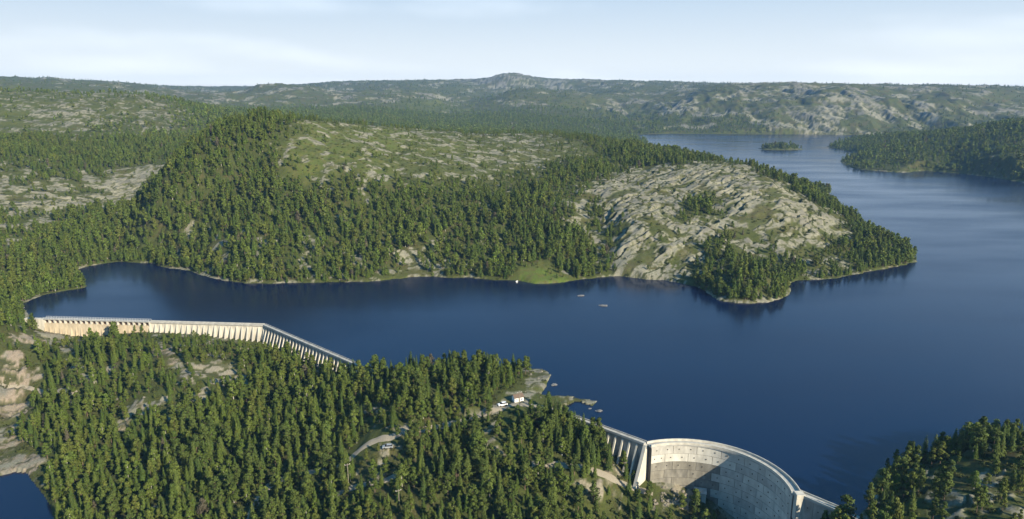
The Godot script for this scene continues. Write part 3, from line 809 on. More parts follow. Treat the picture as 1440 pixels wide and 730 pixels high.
func build_dams() -> void:
	var pale := concrete("pale_concrete", 0.55, 0.52, 0.45, 0.78)
	var grey := concrete("grey_concrete", 0.40, 0.385, 0.35, 0.62)
	var crest := concrete("crest_concrete", 0.42, 0.41, 0.38, 0.75)
	var ochre := concrete("ochre_stained_concrete", 0.54, 0.455, 0.33, 0.76)
	var steel := mat("dark_gate_steel", srgb(0.07, 0.045, 0.04), 0.6)
	var rail := mat("galvanised_rail", srgb(0.45, 0.46, 0.47), 0.5)
	# --- long buttress dam with a spillway at its far end
	var A := Vector2(-297.0, -420.2)
	var S := Vector2(-289.0, -419.5)
	var E := Vector2(-221.0, -413.8)
	var B := Vector2(-149.2, -407.7)
	var C := Vector2(-74.0, -338.8)
	var root := thing("buttress_dam", Vector3.ZERO, 0, "long bent buttress dam with ochre-stained gated spillway across the narrow bay", "dam")
	var d := (E - S).normalized()
	var n := Vector2(-d.y, d.x)
	# wing wall into the left bank
	var st := tool()
	beam(st, A - d * 5.0, S, 1.0, -1.6, -9.0, 1.75)
	put("wing_wall", done(st), pale, root)
	# spillway: sill, piers, gates, bridge
	var bays := 20
	var span := S.distance_to(E) / bays
	for k in bays:
		var p := S + d * (span * k + 0.03)
		var q := S + d * (span * (k + 1) - 0.03)
		var low := minf(foot(p + n * 3.0), foot(q + n * 3.0)) - 1.5
		st = tool()
		beam(st, p, q, 1.0, -1.4, low, -0.75)
		put("sill_slab", done(st), ochre, root)
		st = tool()
		beam(st, p + d * 0.42, q - d * 0.42, -0.1, 0.05, -0.75, 1.45)
		put("gate", done(st), steel, root)
	for k in bays + 1:
		var p := S + d * span * k
		st = tool()
		beam(st, p - d * 0.4, p + d * 0.4, 1.0, -1.5, -0.75, 1.5)
		put("pier", done(st), pale, root)
		var low := foot(p + n * 2.5) - 0.8
		var out := maxf(0.7, (0.1 - low) * 0.2)
		var f := func(s: float) -> Array:
			var e: Vector2 = p + d * 0.32 * s
			var i: Vector2 = e + n * 0.5
			var o: Vector2 = e + n * (0.8 + out)
			var t: Vector2 = e + n * 1.0
			return [Vector3(i.x, low, i.y), Vector3(o.x, low, o.y), Vector3(t.x, -0.9, t.y), Vector3(i.x, -0.9, i.y)]
		st = tool()
		solid(st, f.call(-1.0), f.call(1.0))
		put("buttress", done(st), ochre, root)
	st = tool()
	beam(st, S, E, 1.05, -1.75, 1.5, 1.95)
	put("bridge_deck", done(st), crest, root)
	for side in [1.02, -1.7]:
		st = tool()
		for y in [2.5, 3.0]:
			beam(st, S, E, side, side - 0.08, y - 0.05, y + 0.04)
		for k in bays * 2 + 1:
			var p := S + d * span * k * 0.5
			beam(st, p - d * 0.04, p + d * 0.04, side, side - 0.08, 1.95, 3.0)
		put("handrail", done(st), rail, root)
	buttress_run(root, E, B, 3.4, pale, pale, crest)
	buttress_run(root, B, C, 3.3, grey, pale, crest, true)
	# --- short buttress dam that ends on the arch
	var P := Vector2(18.0, -292.0)
	var Q := Vector2(53.6, -260.6)
	root = thing("buttress_dam", Vector3.ZERO, 0, "short straight buttress dam between the white cabin and the arch dam", "dam")
	buttress_run(root, P, Q, 3.3, grey, pale, crest)
	# the tall end pier
	d = (Q - P).normalized()
	n = Vector2(-d.y, d.x)
	var low := foot(Q + n * 4.0) - 1.5
	var f := func(s: float) -> Array:
		var e: Vector2 = Q + d * (0.3 + 0.7 * s)
		var i: Vector2 = e - n * 1.0
		var o: Vector2 = e + n * (1.1 + (1.0 - low) * 0.42)
		var t: Vector2 = e + n * 1.0
		return [Vector3(i.x, low, i.y), Vector3(o.x, low, o.y), Vector3(t.x, 1.1, t.y), Vector3(i.x, 1.1, i.y)]
	st = tool()
	solid(st, f.call(-1.0), f.call(1.0))
	put("end_pier", done(st), pale, root)
	build_arch(pale, grey, crest, rail)

var AC := Vector2(67.13, -228.4)
func on_arch(deg: float, r: float, y: float) -> Vector3:
	var a := deg_to_rad(deg)
	return Vector3(AC.x + r * sin(a), y, AC.y - r * cos(a))

func arc(st: SurfaceTool, g0: float, g1: float, r0: float, r1: float, y0: float, y1: float, n: int) -> void:
	for k in n:
		var a := lerpf(g0, g1, float(k) / n)
		var b := lerpf(g0, g1, float(k + 1) / n)
		quad(st, on_arch(a, r0, y0), on_arch(a, r0, y1), on_arch(b, r0, y1), on_arch(b, r0, y0))
		quad(st, on_arch(a, r1, y0), on_arch(b, r1, y0), on_arch(b, r1, y1), on_arch(a, r1, y1))
		quad(st, on_arch(a, r0, y1), on_arch(a, r1, y1), on_arch(b, r1, y1), on_arch(b, r0, y1))
		quad(st, on_arch(a, r0, y0), on_arch(b, r0, y0), on_arch(b, r1, y0), on_arch(a, r1, y0))
	for g in [g0, g1]:
		quad(st, on_arch(g, r0, y0), on_arch(g, r1, y0), on_arch(g, r1, y1), on_arch(g, r0, y1))

func build_arch(pale: Material, grey: Material, crest: Material, rail: Material) -> void:
	var tones := [concrete("arch_concrete", 0.52, 0.50, 0.45, 0.78), concrete("arch_concrete_light", 0.58, 0.56, 0.50, 0.78), concrete("arch_concrete_grey", 0.47, 0.455, 0.415, 0.76)]
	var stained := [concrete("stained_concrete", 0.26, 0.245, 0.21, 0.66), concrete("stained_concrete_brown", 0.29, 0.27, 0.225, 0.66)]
	var joint := mat("joint", srgb(0.07, 0.066, 0.06), 0.95)
	var iron := mat("anchor_iron", srgb(0.05, 0.045, 0.04), 0.7)
	var root := thing("arch_dam", Vector3(AC.x, 0, AC.y), 0, "tall curved concrete arch dam of cast panels with stained lower lifts", "dam")
	root.position = Vector3.ZERO
	R.seed = 5
	var st := tool()
	arc(st, -21, 97.5, 32.02, 34.6, -33, 0.7, 48)
	put("core_wall", done(st), joint, root)
	var cols := 7
	var lift := 3.55
	for row in 9:
		var y1 := 0.65 - row * lift
		var y0 := y1 - lift + 0.15
		for c in cols:
			var shift := 0.0 if row % 2 == 0 else 0.35
			var g0 := -21.0 + 118.5 * maxf(c - shift, 0.0) / cols + 0.14
			var g1 := -21.0 + 118.5 * (c + 1 - shift) / cols - 0.14
			if c == cols - 1: g1 = 97.5
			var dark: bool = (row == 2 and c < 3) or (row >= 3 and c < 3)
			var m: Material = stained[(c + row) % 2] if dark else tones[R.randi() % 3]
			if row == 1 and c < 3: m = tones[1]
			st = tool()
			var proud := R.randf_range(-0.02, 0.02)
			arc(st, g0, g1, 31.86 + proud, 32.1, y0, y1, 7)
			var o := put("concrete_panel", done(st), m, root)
			for e in 2:
				var g := lerpf(g0, g1, 0.25 + 0.5 * e)
				if row > 2 and c < 2: continue
				var hs := tool()
				arc(hs, g - 0.34, g + 0.34, 31.72, 31.9, (y0 + y1) * 0.5 - 0.06, (y0 + y1) * 0.5 + 0.34, 2)
				put("anchor_plate", done(hs), iron, o)
	st = tool()
	arc(st, -21.6, 97.6, 31.55, 35.0, 0.72, 1.25, 48)
	put("crest_slab", done(st), crest, root)
	st = tool()
	arc(st, -21.6, 97.6, 31.55, 31.9, 1.25, 2.15, 48)
	put("parapet", done(st), pale, root)
	st = tool()
	arc(st, -21.6, 97.6, 34.7, 35.0, 1.25, 2.15, 48)
	put("parapet", done(st), pale, root)
	# right wing wall
	var wing := thing("wing_dam", Vector3.ZERO, 0, "straight grey concrete wing wall running from the arch dam into the wooded bank", "dam")
	var a := Vector2(101.0, -224.6)
	var b := Vector2(113.5, -211.0)
	var c2 := Vector2(119.0, -203.0)
	var k0 := a
	for q in [a.lerp(b, 0.33), a.lerp(b, 0.66), b, c2]:
		st = tool()
		var d: Vector2 = (q - k0).normalized()
		beam(st, k0 + d * 0.04, q - d * 0.04, 1.2, -1.2, -14.0, 1.0)
		put("concrete_panel", done(st), grey, wing)
		var n := Vector2(-d.y, d.x)
		for e in [0.3, 0.7]:
			st = tool()
			var p: Vector2 = k0.lerp(q, e)
			beam(st, p - d * 0.2, p + d * 0.2, -1.15, -1.28, -2.2, -1.8)
			put("anchor_plate", done(st), mats.anchor_iron, wing)
		k0 = q
	st = tool()
	beam(st, a, b, 1.5, -1.5, 1.0, 1.5)
	beam(st, b, c2, 1.5, -1.5, 1.0, 1.497)
	put("crest_slab", done(st), crest, wing)
	for side in [1.5, -1.25]:
		st = tool()
		beam(st, a, b, side, side - 0.25, 1.5, 2.1)
		put("parapet", done(st), pale, wing)
	# square head where the arch meets the wing
	var head := tool()
	box(head, Vector3(99.3, -8, -224.6), Vector3(102.3, 2.3, -221.6), 0.08)
	put("end_block", done(head), pale, wing)

# ------------------------------------------------------------------ small buildings, vehicles, poles
func build_small() -> void:
	var white := mat("white_board", srgb(0.76, 0.76, 0.74), 0.8)
	var brown := mat("rusty_roof", srgb(0.20, 0.145, 0.11), 0.85)
	brown.albedo_texture = grain("rusty_roof", 30, 0.55, 1.0, 256)
	brown.uv1_triplanar = true
	var dark := mat("dark_glass", srgb(0.02, 0.022, 0.026), 0.2)
	var wood := mat("weathered_wood", srgb(0.20, 0.175, 0.15), 0.9)
	var stone: Material = mats.crest_concrete
	# cabin: long side to the right and the valley
	var hx := 2.6
	var hz := -297.5
	var y := gy(hx, hz) - 0.1
	var t := thing("cabin", Vector3(hx, y, hz), deg_to_rad(24), "small white cabin with a rusty brown gable roof above the short dam", "cabin")
	t.scale = Vector3.ONE * 0.8
	var st := tool()
	box(st, Vector3(-2.9, -1.2, -2.1), Vector3(2.9, 0.25, 2.1))
	put("foundation", done(st), stone, t)
	st = tool()
	solid(st, [Vector3(-2.7, 0.25, -1.9), Vector3(2.7, 0.25, -1.9), Vector3(2.7, 0.25, 1.9), Vector3(-2.7, 0.25, 1.9)], [Vector3(-2.7, 2.6, -1.9), Vector3(2.7, 2.6, -1.9), Vector3(2.7, 2.6, 1.9), Vector3(-2.7, 2.6, 1.9)])
	for s in [-1.0, 1.0]:
		for v in [Vector3(2.7 * s, 2.6, -1.9), Vector3(2.7 * s, 2.6, 1.9), Vector3(2.7 * s, 4.0, 0)]: st.add_vertex(v)
	put("wall", done(st), white, t)
	for s in [-1.0, 1.0]:
		st = tool()
		var e := [Vector3(-3.1, 2.42, 2.25 * s), Vector3(3.1, 2.42, 2.25 * s), Vector3(3.1, 4.05, 0), Vector3(-3.1, 4.05, 0)]
		solid(st, e, e.map(func(v): return v + Vector3(0, 0.14, 0)))
		put("roof", done(st), brown, t)
	for wx in [-1.5, 1.5]:
		st = tool()
		box(st, Vector3(wx - 0.45, 1.05, 1.9), Vector3(wx + 0.45, 1.95, 1.94))
		var w := put("window", done(st), white, t)
		st = tool()
		box(st, Vector3(wx - 0.36, 1.13, 1.94), Vector3(wx + 0.36, 1.87, 1.955))
		put("pane", done(st), dark, w)
	st = tool()
	box(st, Vector3(-0.45, 0.25, 1.9), Vector3(0.45, 2.2, 1.95))
	put("door", done(st), wood, t)
	# valve house at the foot of the arch
	y = gy(76.0, -256.5)
	t = thing("valve_house", Vector3(75.8, y - 0.4, -256.4), deg_to_rad(-14), "small square concrete valve house with flat roof at the arch dam's foot", "hut")
	st = tool()
	box(st, Vector3(-2.2, -1.5, -1.9), Vector3(2.2, 3.4, 1.9))
	put("wall", done(st), mats.pale_concrete, t)
	st = tool()
	box(st, Vector3(-2.5, 3.4, -2.2), Vector3(2.5, 3.75, 2.2), 0.05)
	put("roof_slab", done(st), stone, t)
	st = tool()
	box(st, Vector3(-0.5, 0.3, 1.9), Vector3(0.5, 2.4, 1.95))
	put("door", done(st), wood, t)
	car("parked_car", Vector2(-4.2, -294.0), deg_to_rad(22), srgb(0.75, 0.75, 0.76), "white car parked on gravel beside the white cabin")
	car("parked_car", Vector2(-50.6, -263.8), deg_to_rad(8), srgb(0.24, 0.26, 0.28), "silver grey car parked among the trees by the gravel clearing")
	for p in [[Vector2(-63.9, -249.8), "wooden utility pole with crossarm beside the gravel track bend"], [Vector2(-41.2, -231.6), "wooden utility pole with crossarm deep in the forest"], [Vector2(3.4, -288.0), "wooden utility pole with crossarm below the white cabin"]]:
		var g := gy(p[0].x, p[0].y)
		t = thing("utility_pole", Vector3(p[0].x, g, p[0].y), 0.5, p[1], "pole", "utility poles")
		st = tool()
		tube(st, Vector3(0, -0.5, 0), Vector3(0, 9.0, 0), 0.15, 0.11, 8)
		put("pole", done(st), wood, t)
		st = tool()
		box(st, Vector3(-1.1, 8.3, -0.28), Vector3(1.1, 8.5, -0.13))
		put("crossarm", done(st), wood, t)
		for x in [-0.95, 0.0, 0.95]:
			st = tool()
			tube(st, Vector3(x, 8.5, -0.2), Vector3(x, 8.78, -0.2), 0.07, 0.05, 6)
			put("insulator", done(st), white, t)
	# a small moored boat at the meadow
	t = thing("rowing_boat", Vector3(3.7, 0.0, -511.4), 1.3, "small white rowing boat at the green meadow shore", "boat")
	st = tool()
	var lo := []
	var hi := []
	for k in 12:
		var a := TAU * k / 12.0
		var q := Vector3(cos(a) * 2.2, 0, sin(a) * 0.8 * (1.0 - 0.35 * maxf(cos(a), 0.0)))
		lo.append(q * 0.72 + Vector3(0, -0.15, 0))
		hi.append(q + Vector3(0, 0.6, 0))
	for k in 12:
		var k1 := (k + 1) % 12
		quad(st, lo[k], hi[k], hi[k1], lo[k1])
		quad(st, hi[k], hi[k] * 0.86 + Vector3(0, 0.08, 0), hi[k1] * 0.86 + Vector3(0, 0.08, 0), hi[k1])
		for v in [lo[k] + Vector3(0, 0.1, 0), lo[k1] + Vector3(0, 0.1, 0), Vector3(0, -0.05, 0)]: st.add_vertex(v)
	put("hull", done(st), white, t)
	for x in [-0.7, 0.6]:
		st = tool()
		box(st, Vector3(x - 0.15, 0.32, -0.66), Vector3(x + 0.15, 0.37, 0.66))
		put("thwart", done(st), wood, t)
	# rocks that break the surface
	var skerry := mat("skerry_rock", srgb(0.22, 0.22, 0.22), 0.9)
	skerry.albedo_texture = grain("skerry", 40, 0.55, 1.0, 256)
	skerry.uv1_triplanar = true
	skerry.uv1_scale = Vector3.ONE * 0.4
	for q in [[Vector3(48, 0, -475), Vector3(4.0, 0.9, 1.9), 0.3, "low pale rock awash off the meadow shore"], [Vector3(60.5, 0, -451.5), Vector3(4.6, 1.1, 2.4), -0.2, "flat grey skerry alone in open water off the meadow"], [Vector3(39, 0, -293.3), Vector3(2.4, 0.8, 1.7), 0.1, "small tan rock in the water beside the rocky spit"], [Vector3(35.0, 0, -295.5), Vector3(1.4, 0.4, 0.9), 0.4, "tiny low rock awash close under the rocky spit"], [Vector3(20.5, 0, -322.0), Vector3(2.6, 0.9, 1.6), 0.5, "tan boulder in shallow water at the wooded point"]]:
		var o := put("rock", rock_mesh(int(q[0].x), 14, 9), skerry)
		o.position = q[0]
		o.scale = q[1]
		o.rotation.y = q[2]
		tag(o, q[3], "rock")

func rock_mesh(seed_: int, nu := 10, nv := 6) -> ArrayMesh:
	var f := FastNoiseLite.new()
	f.seed = seed_
	f.frequency = 0.9
	f.noise_type = FastNoiseLite.TYPE_CELLULAR
	f.cellular_return_type = FastNoiseLite.RETURN_DISTANCE
	var g := FastNoiseLite.new()
	g.seed = seed_ + 3
	g.frequency = 0.8
	var st := tool()
	var p := func(i: int, j: int) -> Vector3:
		var a := TAU * (i % nu) / nu
		var b := PI * j / nv - PI / 2
		var v := Vector3(cos(a) * cos(b), sin(b), sin(a) * cos(b))
		return v * (0.85 + 0.4 * f.get_noise_3dv(v * 1.3) + 0.35 * g.get_noise_3dv(v * 1.5))
	for j in nv:
		for i in nu: quad(st, p.call(i, j), p.call(i, j + 1), p.call(i + 1, j + 1), p.call(i + 1, j))
	return done(st)

func car(called: String, at: Vector2, turn: float, paint: Color, label: String) -> void:
	var t := thing(called, Vector3(at.x, gy(at.x, at.y) + 0.16, at.y), turn, label, "car", "parked cars")
	var pm := mat("car_paint" + label.left(5), paint, 0.3)
	pm.clearcoat_enabled = true
	pm.clearcoat = 0.8
	var glass: Material = mats.dark_glass
	var rubber: Material = mats.get("tyre_rubber", null)
	if rubber == null: rubber = mat("tyre_rubber", srgb(0.02, 0.02, 0.02), 0.9)
	var st := tool()
	var side := [Vector2(-2.1, 0.35), Vector2(-2.15, 0.8), Vector2(-1.2, 0.95), Vector2(1.9, 0.98), Vector2(2.1, 0.8), Vector2(2.1, 0.35)]
	var lo := []
	var hi := []
	for q in side:
		lo.append(Vector3(q.x, q.y, -0.86))
		hi.append(Vector3(q.x, q.y, 0.86))
	solid(st, lo, hi)
	put("body", done(st), pm, t)
	st = tool()
	solid(st, [Vector3(-1.2, 0.95, -0.8), Vector3(1.9, 0.97, -0.8), Vector3(1.9, 0.97, 0.8), Vector3(-1.2, 0.95, 0.8)], [Vector3(-0.4, 1.5, -0.62), Vector3(1.55, 1.5, -0.62), Vector3(1.55, 1.5, 0.62), Vector3(-0.4, 1.5, 0.62)])
	put("window", done(st), glass, t)
	st = tool()
	box(st, Vector3(-0.42, 1.5, -0.64), Vector3(1.57, 1.56, 0.64), 0.03)
	put("roof", done(st), pm, t)
	for x in [-1.35, 1.3]:
		for z in [-0.82, 0.82]:
			st = tool()
			tube(st, Vector3(x, 0.33, z - 0.1), Vector3(x, 0.33, z + 0.1), 0.33, 0.33, 12)
			put("wheel", done(st), rubber, t)

# ------------------------------------------------------------------ trees
func leaf(v: PackedVector3Array, n: PackedVector3Array, c: PackedColorArray, p: Vector3, dir: Vector3, size: float, out: Vector3, tone: float) -> void:
	var nn := (out + Vector3(R.randf_range(-1, 1), R.randf_range(-0.4, 1), R.randf_range(-1, 1)) * 0.5).normalized()
	dir = (dir - nn * dir.dot(nn) * 0.85).normalized()
	var sd := nn.cross(dir).normalized()
	for q in [p - dir * size * 0.25, p + dir * size * 0.75 + sd * size * 0.42, p + dir * size * 0.75 - sd * size * 0.42]:
		v.append(q)
		n.append(nn)
		c.append(Color(tone, tone, tone))

func crown(kind: String, h: float, rad: float, count: int, size: float, seed_: int) -> Array:
	R.seed = seed_
	var v := PackedVector3Array()
	var n := PackedVector3Array()
	var c := PackedColorArray()
	if kind == "spruce":
		var ph := R.randf() * TAU
		var low := h * R.randf_range(0.06, 0.14)
		for k in count:
			var t := 1.0 - sqrt(R.randf()) * 0.985
			var a := R.randf() * TAU
			var whorl := 0.80 + 0.28 * sin(t * 34.0 + sin(a * 3.0 + ph) * 1.4)
			var lobes := 0.86 + 0.14 * sin(a * 3.0 + ph + t * 5.0) + 0.10 * sin(a * 5.0 - ph)
			var full := rad * pow(1.0 - t, 0.82) * whorl * lobes + 0.10
			var f := pow(R.randf(), 0.45)
			var out := Vector3(cos(a), 0, sin(a))
			var p := out * full * f + Vector3(0, low + t * (h - low) - full * f * 0.28, 0)
			leaf(v, n, c, p, (out + Vector3(0, R.randf_range(-0.5, 0.25), 0)).normalized(), size * (0.65 + 0.6 * R.randf()) * (0.55 + 0.45 * (1.0 - t)), (out + Vector3(0, 0.45, 0)).normalized(), R.randf_range(0.72, 1.0))
	else:
		var blobs := []
		var nb := 11 if kind == "pine" else 13
		for b in nb:
			var t := (b + R.randf()) / nb
			var a := b * 2.4 + R.randf()
			var prof := sin(PI * clampf(0.18 + t * 0.80, 0, 1))
			if kind == "pine": prof = pow(1.0 - t, 0.55) * 0.95 + 0.12
			var off := rad * prof * (0.55 + 0.35 * R.randf())
			if b == nb - 1: off = 0.1
			var y := h * (0.24 + 0.70 * t) if kind == "pine" else h * (0.20 + 0.72 * t)
			blobs.append([Vector3(cos(a) * off, y, sin(a) * off), rad * (0.34 + 0.24 * R.randf()) * (0.62 + 0.5 * (1.0 - t))])
		for k in count:
			var b = blobs[R.randi() % nb]
			var u := Vector3(R.randfn(), R.randfn(), R.randfn()).normalized()
			u.y = u.y * 0.8 + 0.08
			var p: Vector3 = b[0] + u * b[1] * pow(R.randf(), 0.4) * Vector3(1.15, 0.85, 1.15)
			var out := (u + Vector3(p.x, 0, p.z) / rad * 0.6).normalized()
			leaf(v, n, c, p, (u + Vector3(0, R.randf_range(-0.4, 0.4), 0)).normalized(), size * (0.65 + 0.6 * R.randf()), out, R.randf_range(0.72, 1.0))
	return [v, n, c]

func to_mesh(a: Array, m: Material, into: ArrayMesh = null) -> ArrayMesh:
	var arr := []
	arr.resize(Mesh.ARRAY_MAX)
	arr[Mesh.ARRAY_VERTEX] = a[0]
	arr[Mesh.ARRAY_NORMAL] = a[1]
	if a.size() > 2: arr[Mesh.ARRAY_COLOR] = a[2]
	var mesh := into if into else ArrayMesh.new()
	mesh.add_surface_from_arrays(Mesh.PRIMITIVE_TRIANGLES, arr)
	mesh.surface_set_material(mesh.get_surface_count() - 1, m)
	return mesh

func trunk_mesh(h: float, r: float, limbs: int, m: Material, into: ArrayMesh = null) -> ArrayMesh:
	var st := tool()
	tube(st, Vector3(0, -0.6, 0), Vector3(0.05, h * 0.5, 0.04), r, r * 0.66, 6)
	tube(st, Vector3(0.05, h * 0.5, 0.04), Vector3(0, h * 0.95, 0), r * 0.66, r * 0.12, 5)
	for k in limbs:
		var y := h * (0.3 + 0.5 * k / limbs)
		var a := k * 2.4
		var l := h * 0.13 * (1.2 - float(k) / limbs)
		tube(st, Vector3(0, y, 0), Vector3(cos(a) * l, y + l * 0.35, sin(a) * l), r * 0.3, r * 0.08, 3)
	st.generate_normals()
	var mesh := st.commit(into) if into else st.commit()
	mesh.surface_set_material(mesh.get_surface_count() - 1, m)
	return mesh

var CLEAR := [[Vector2(2.6, -297.5), 5.5], [Vector2(2.0, -292.5), 4.5], [Vector2(76, -256.5), 6.0], [Vector2(-4.2, -294.0), 4.0], [Vector2(-50.6, -263.8), 2.0], [Vector2(27, -300), 13.0], [Vector2(-56, -270), 7.0], [Vector2(-63, -267), 5.0], [Vector2(10, -296), 3.5]]
var LINES := [[Vector2(-300, -421), Vector2(-149, -408), 9.0], [Vector2(-149, -408), Vector2(-74, -339), 4.0], [Vector2(18, -292), Vector2(53, -261), 2.6], [Vector2(99, -225), Vector2(115, -209), 4.0]]

func free_spot(p: Vector2) -> bool:
	for q in CLEAR:
		if q[0].distance_to(p) < q[1]: return false
	for q in LINES:
		if p.distance_to(Geometry2D.get_closest_point_to_segment(p, q[0], q[1])) < q[2]: return false
	if p.distance_to(AC) > 29.0 and p.distance_to(AC) < 40.0 and p.x > 50.0 and p.y < -215.0: return false
	return off_road(p, 0.1)

func build_trees() -> void:
	var bark := mat("bark", srgb(0.13, 0.095, 0.07), 0.95)
	var pale_bark := mat("birch_bark", srgb(0.34, 0.325, 0.29), 0.9)
	var needle := mat("foliage", Color.WHITE, 0.75)
	needle.vertex_color_use_as_albedo = true
	needle.vertex_color_is_srgb = true
	needle.backlight_enabled = true
	needle.backlight = Color(0.5, 0.5, 0.5)
	var kinds := ["spruce", "pine", "birch"]
	# kind, how many shapes, leaf faces, leaf size at full height 10 m
	var near := {}
	var mid := {}
	var far := {}
	for k in kinds:
		near[k] = []
		mid[k] = []
		far[k] = []
		var wide: float = {"spruce": 1.75, "pine": 1.95, "birch": 2.1}[k]
		var b: Material = pale_bark if k == "birch" else bark
		for s in 4:
			near[k].append([to_mesh(crown(k, 10.0, wide * (0.85 + 0.1 * s), 1500, 0.47, 100 + s * 13 + k.length()), needle), trunk_mesh(10.0, 0.17, 6, b)])
		for s in 3:
			mid[k].append(trunk_mesh(10.0, 0.17, 0, b, to_mesh(crown(k, 10.0, wide * (0.9 + 0.1 * s), 330, 0.95, 300 + s * 13 + k.length()), needle)))
		for s in 2:
			far[k].append(to_mesh(crown(k, 10.0, wide * 1.05, 70, 2.0, 500 + s * 13 + k.length()), needle))
	var hue := {"spruce": [Color(0.079, 0.119, 0.022), Color(0.062, 0.101, 0.021), Color(0.097, 0.134, 0.025)], "pine": [Color(0.095, 0.130, 0.025), Color(0.078, 0.115, 0.024), Color(0.116, 0.140, 0.030)], "birch": [Color(0.106, 0.152, 0.027), Color(0.093, 0.139, 0.026), Color(0.121, 0.160, 0.031)]}
	var want := []                       # [distance, transform, kind, shape, colour, band]
	R.seed = 77
	var eye := Vector2.ZERO
	var clump: FastNoiseLite = nz.n25
	for band in [[190.0, 470.0, 3.6], [470.0, 1150.0, 4.7], [1150.0, 2600.0, 9.5], [2600.0, 4800.0, 21.0]]:
		var r0: float = band[0]
		var r1: float = band[1]
		var g: float = band[2]
		for cx in range(int(-r1 * 0.74 / g), int(r1 * 0.74 / g)):
			for cz in range(int(r0 * 0.70 / g), int(r1 / g) + 1):
				var x := (cx + R.randf()) * g
				var z := -(cz + R.randf()) * g
				var dice := R.randf()
				var r := sqrt(x * x + z * z)
				if r < r0 or r >= r1 or absf(x) > -z * 0.80 + 25.0: continue
				if dice > 0.98: continue
				var q := ground(x, z)
				var h: float = q[0]
				var wood: float = q[2]
				if q[3] < 1.2 and q[3] > -900.0 and not (r > 1600.0 and h > 0.8): continue
				if h < 0.35 and not Geometry2D.is_point_in_polygon(Vector2(x, z), BELOW): continue
				if x < -140.0 and z > -310.0 and pond_edge(x, z) < 1.5: continue
				var cl := clump.get_noise_2d(x * 0.55, z * 0.55)
				var gap: float = nz.n8.get_noise_2d(x * 0.8 + 200.0, z * 0.8)
				var chance: float = smoothstep(0.02, 0.80, wood * 0.93 + cl * 0.45 + gap * 0.22) * (1.0 - 0.82 * q[1]) * 0.97
				if q[1] > 0.8 and wood < 0.3: chance = minf(chance, 0.05)
				if dice > chance: continue
				var p := Vector2(x, z)
				if r < 470.0 and not free_spot(p): continue
				var u := R.randf()
				var kind := "spruce" if u < 0.44 else ("pine" if u < 0.86 else "birch")
				if wood < 0.5 and kind == "spruce" and R.randf() < 0.7: kind = "pine"
				var size: float = lerpf(0.38, 1.25, pow(R.randf(), 0.8)) * lerpf(0.5, 1.0, smoothstep(0.1, 0.85, wood)) * (1.0 + 0.25 * nz.n40.get_noise_2d(x, z))
				if r < 470.0: size *= 0.9 if x < 104.0 else 1.15
				if r < 470.0 and z < -330.0 and x < -60.0:
					var near_dam := p.distance_to(Geometry2D.get_closest_point_to_segment(p, FOOT[0][0], FOOT[0][1]))
					size *= lerpf(0.5, 1.0, smoothstep(8.0, 40.0, near_dam))
				if r > 2600.0: size *= 1.25
				var wide := R.randf_range(0.78, 1.15)
				var tr := Transform3D(Basis(Vector3.UP, R.randf() * TAU).scaled(Vector3(size * wide, size, size * wide)), Vector3(x, h - 0.15, z))
				var c: Color = hue[kind][0].lerp(hue[kind][1 + R.randi() % 2], R.randf() * 1.25) * R.randf_range(0.85, 1.12)
				if R.randf() < 0.008: c = Color(0.105, 0.095, 0.065)
				want.append([r, tr, kind, R.randi(), c.linear_to_srgb()])
	for k in LAKE.size():                # trees crowd the water's edge
		var a := LAKE[k]
		var b := LAKE[(k + 1) % LAKE.size()]
		if minf(a.length(), b.length()) < 470.0 or maxf(a.length(), b.length()) > 1150.0: continue
		var n := Vector2(b.y - a.y, a.x - b.x).normalized()
		if Geometry2D.is_point_in_polygon((a + b) * 0.5 + n * 2.0, LAKE): n = -n
		var l := a.distance_to(b)
		for e in int(l / 1.3):
			var q2 := a.lerp(b, (e + R.randf()) * 1.3 / l) + n * R.randf_range(0.4, 7.0)
			var q := ground(q2.x, q2.y)
			var u := R.randf()
			if q[0] < 0.3 or q[2] < 0.45 or q[1] > 0.75 or u > q[2] * 0.95: continue
			var kind: String = kinds[0 if u < 0.35 else (1 if u < 0.62 else 2)]
			var size := R.randf_range(0.35, 1.0)
			want.append([q2.length(), Transform3D(Basis(Vector3.UP, u * 40.0).scaled(Vector3(size * 1.1, size, size * 1.1)), Vector3(q2.x, q[0] - 0.15, q2.y)), kind, R.randi(), (hue[kind][R.randi() % 3] * R.randf_range(0.85, 1.1)).linear_to_srgb()])
	for k in 60:                         # a clump of trees close under the short dam
		var f := R.randf_range(0.02, 0.8)
		var off := R.randf_range(3.2, 17.0)
		var q2 := Vector2(18.0, -292.0).lerp(Vector2(53.6, -260.6), f) + Vector2(-0.66, 0.75) * off
		var size := R.randf_range(0.65, 1.2)
		var kind: String = kinds[0 if R.randf() < 0.7 else 1]
		if not off_road(q2, 0.8): continue
		want.append([q2.length(), Transform3D(Basis(Vector3.UP, f * 40.0).scaled(Vector3.ONE * size), Vector3(q2.x, gy(q2.x, q2.y) - 0.15, q2.y)), kind, R.randi(), hue[kind][R.randi() % 3].linear_to_srgb()])
	for k in 170:                        # the islet carries its own small wood
		var a := R.randf() * TAU
		var f := sqrt(R.randf()) * 0.82
		var x := 640.0 + cos(a) * f * 52.0
		var z := -1712.0 + sin(a) * f * 26.0
		var size := R.randf_range(0.5, 1.0)
		var kind: String = kinds[R.randi() % 2]
		want.append([1800.0, Transform3D(Basis(Vector3.UP, a).scaled(Vector3.ONE * size), Vector3(x, gy(x, z) - 0.15, z)), kind, R.randi(), hue[kind][R.randi() % 3].linear_to_srgb()])
	print("trees ", want.size())
	# the three hundred that show largest are things of their own
	var seen := []
	var rest := []
